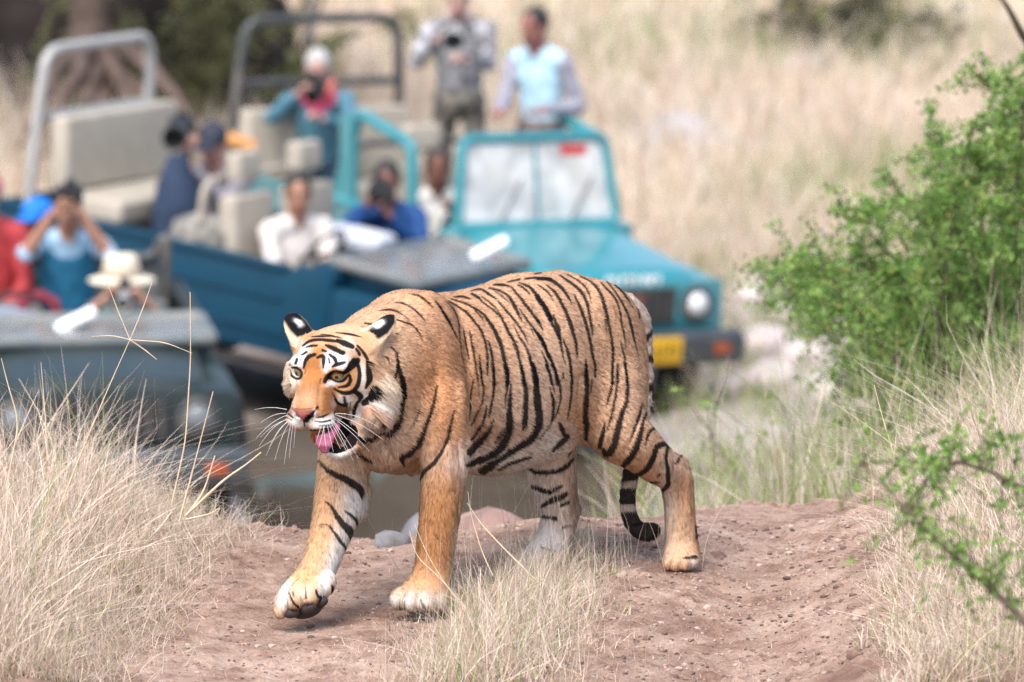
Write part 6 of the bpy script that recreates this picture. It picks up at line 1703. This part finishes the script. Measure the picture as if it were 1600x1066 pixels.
# ------------------------------------------------------------------ stones
rockm = mat('pinkish rock', (.52, .45, .44), .9, var=.3, scale=4, bump=.5, bscale=14)
rockg = mat('grey blue rock', (.40, .40, .44), .85, var=.3, scale=8, bump=.5, bscale=24)
clodm = mat('clod', (.20, .12, .095), .95, var=.4, scale=30, bump=.6, bscale=80)
for i, (u, v, s, lab) in enumerate(((1015, 228, .16, 'grey rock on the far slope just right of the bright teal windscreen top'), (1060, 218, .22, 'largest grey rock showing through the far slope grass'), (1105, 238, .18, 'grey rock right of the largest one on the far slope'),
        (1160, 244, .15, 'low grey rock at the right end of the far slope row'), (1262, 112, .17, 'bluish rock alone and highest on the far pale slope'))):
    p = lay(u, v, 52); boulder('rock', lab, 'rock', p + np.array([0, 0, s * .25]), (s * 1.4, s, s * .65), 50 + i, rockg, 'rocks on the far slope')
for i, (u, v, s, lab) in enumerate(((1170, 395, .13, 'pale rock level with the teal bonnet edge'), (1215, 440, .16, 'pinkish rock beside the left tip of the green bush'), (1180, 470, .14, 'pale rock level with the round headlight'), (1240, 500, .18, 'pinkish rock under the left tip of the green bush'),
        (1195, 540, .16, 'pale rock level with the yellow number plate'), (1260, 560, .15, 'pinkish rock below the drooping edge of the green bush'), (1215, 600, .20, 'largest pale rock on the stream bed'), (1290, 620, .17, 'pinkish rock lowest against the green bush'),
        (1150, 610, .13, 'pale rock below the end of the teal jeep bumper'), (1270, 450, .14, 'pinkish rock behind the leaves of the green bush'), (1130, 380, .10, 'smallest pale rock, behind the teal bonnet'))):
    p = lay(u, v, 44); boulder('rock', lab, 'rock', p + np.array([0, 0, s * .2]), (s * 1.3, s, s * .6), 60 + i, rockm, 'rocks on the stream bed')
boulder('rock', 'pale bluish stone on the crest of the track between the forelegs', 'rock', lay(612, 858) + np.array([0, .05, .004]), (.066, .06, .042), 71, mat('crest stone', (.17, .165, .175), .9, var=.3, scale=14, bump=.5, bscale=40))
p = at(770, 815, 28.6); boulder('rock', 'reddish brown boulder just beyond the crest, behind the planted foreleg', 'rock', (p[0], p[1], p[2] - .10), (.17, .13, .15), 72, mat('red rock', (.27, .17, .145), .9, var=.3, scale=10, bump=.4, bscale=30))
p = at(668, 800, 29.4); boulder('rock', 'grey boulder low behind the planted foreleg', 'rock', (p[0], p[1], p[2] - .12), (.11, .10, .12), 73, MATS['crest stone'])
for i, (u, v, s, lab) in enumerate(((1335, 1028, .020, 'dark clod nearest the bottom edge in the right rut'), (1334, 953, .019, 'tall dark clod halfway along the right rut'), (1285, 962, .012, 'small clod just left of the tall dark one'), (1166, 866, .017, 'dark clod right of the trailing hind paw'),
        (1122, 874, .024, 'flat long clod touching the ground beside the trailing hind paw'), (1345, 842, .017, 'clod high on the right rut near the crest'), (1312, 918, .012, 'small clod above the tall dark one in the right rut'), (1428, 862, .013, 'clod at the foot of the right grass bank'),
        (1205, 905, .010, 'small clod below the one beside the hind paw'), (1360, 962, .009, 'small clod just right of the tall dark one'), (1270, 1040, .008, 'tiny clod at the bottom edge left of the nearest one'), (432, 1058, .011, 'clod at the bottom edge below the lifted paw'),
        (355, 942, .012, 'clod on the left rut beside the lifted paw'), (1010, 1000, .012, 'clod at the edge of the grassy middle strip'), (1075, 960, .010, 'small clod on the loose red earth right of the grassy strip'))):
    p = lay(u, v); boulder('clod', lab, 'clod', p + np.array([0, 0, s * .3]), (s * 1.25, s, s * .75), 80 + i, clodm, 'loose clods on the track', sub=2, rough=.5)
# gravel too small to count
rg = np.random.default_rng(77); n = 8000; x = rg.uniform(-1.5, 1.4, n); y = rg.uniform(23.8, 26.7, n)
k = rg.random(n) < np.where((x > .3) & (x < 1.1), 1.0, .45); x, y = x[k], y[k]; n = len(x)
bm = bmesh.new(); bmesh.ops.create_icosphere(bm, subdivisions=1, radius=1); tv = np.array([v.co[:] for v in bm.verts]); tf = np.array([[v.index for v in f.verts] for f in bm.faces]); bm.free()
s = np.clip(rg.lognormal(-5.75, .55, n), .0012, .011); zz = ground_z(x, y)
W = tv[None] * (1 + rg.normal(0, .22, (n, len(tv), 1))) * s[:, None, None] * np.array([1.25, 1, .7]) + np.stack([x, y, zz + s * .25], 1)[:, None]
gF = (tf[None] + (np.arange(n) * len(tv))[:, None, None]).reshape(-1, 3)
gc = np.array([(.30, .20, .165), (.20, .125, .10), (.40, .31, .27), (.13, .085, .07)])[rg.integers(0, 4, n)] * rg.uniform(.8, 1.2, (n, 1))
gme = mesh_np('gravel', W.reshape(-1, 3), gF, False); set_color(gme, np.repeat(gc, len(tv), 0)); tag(link_mesh('gravel', gme, mat('gravel', attr='col', rough=.95)), kind='stuff')
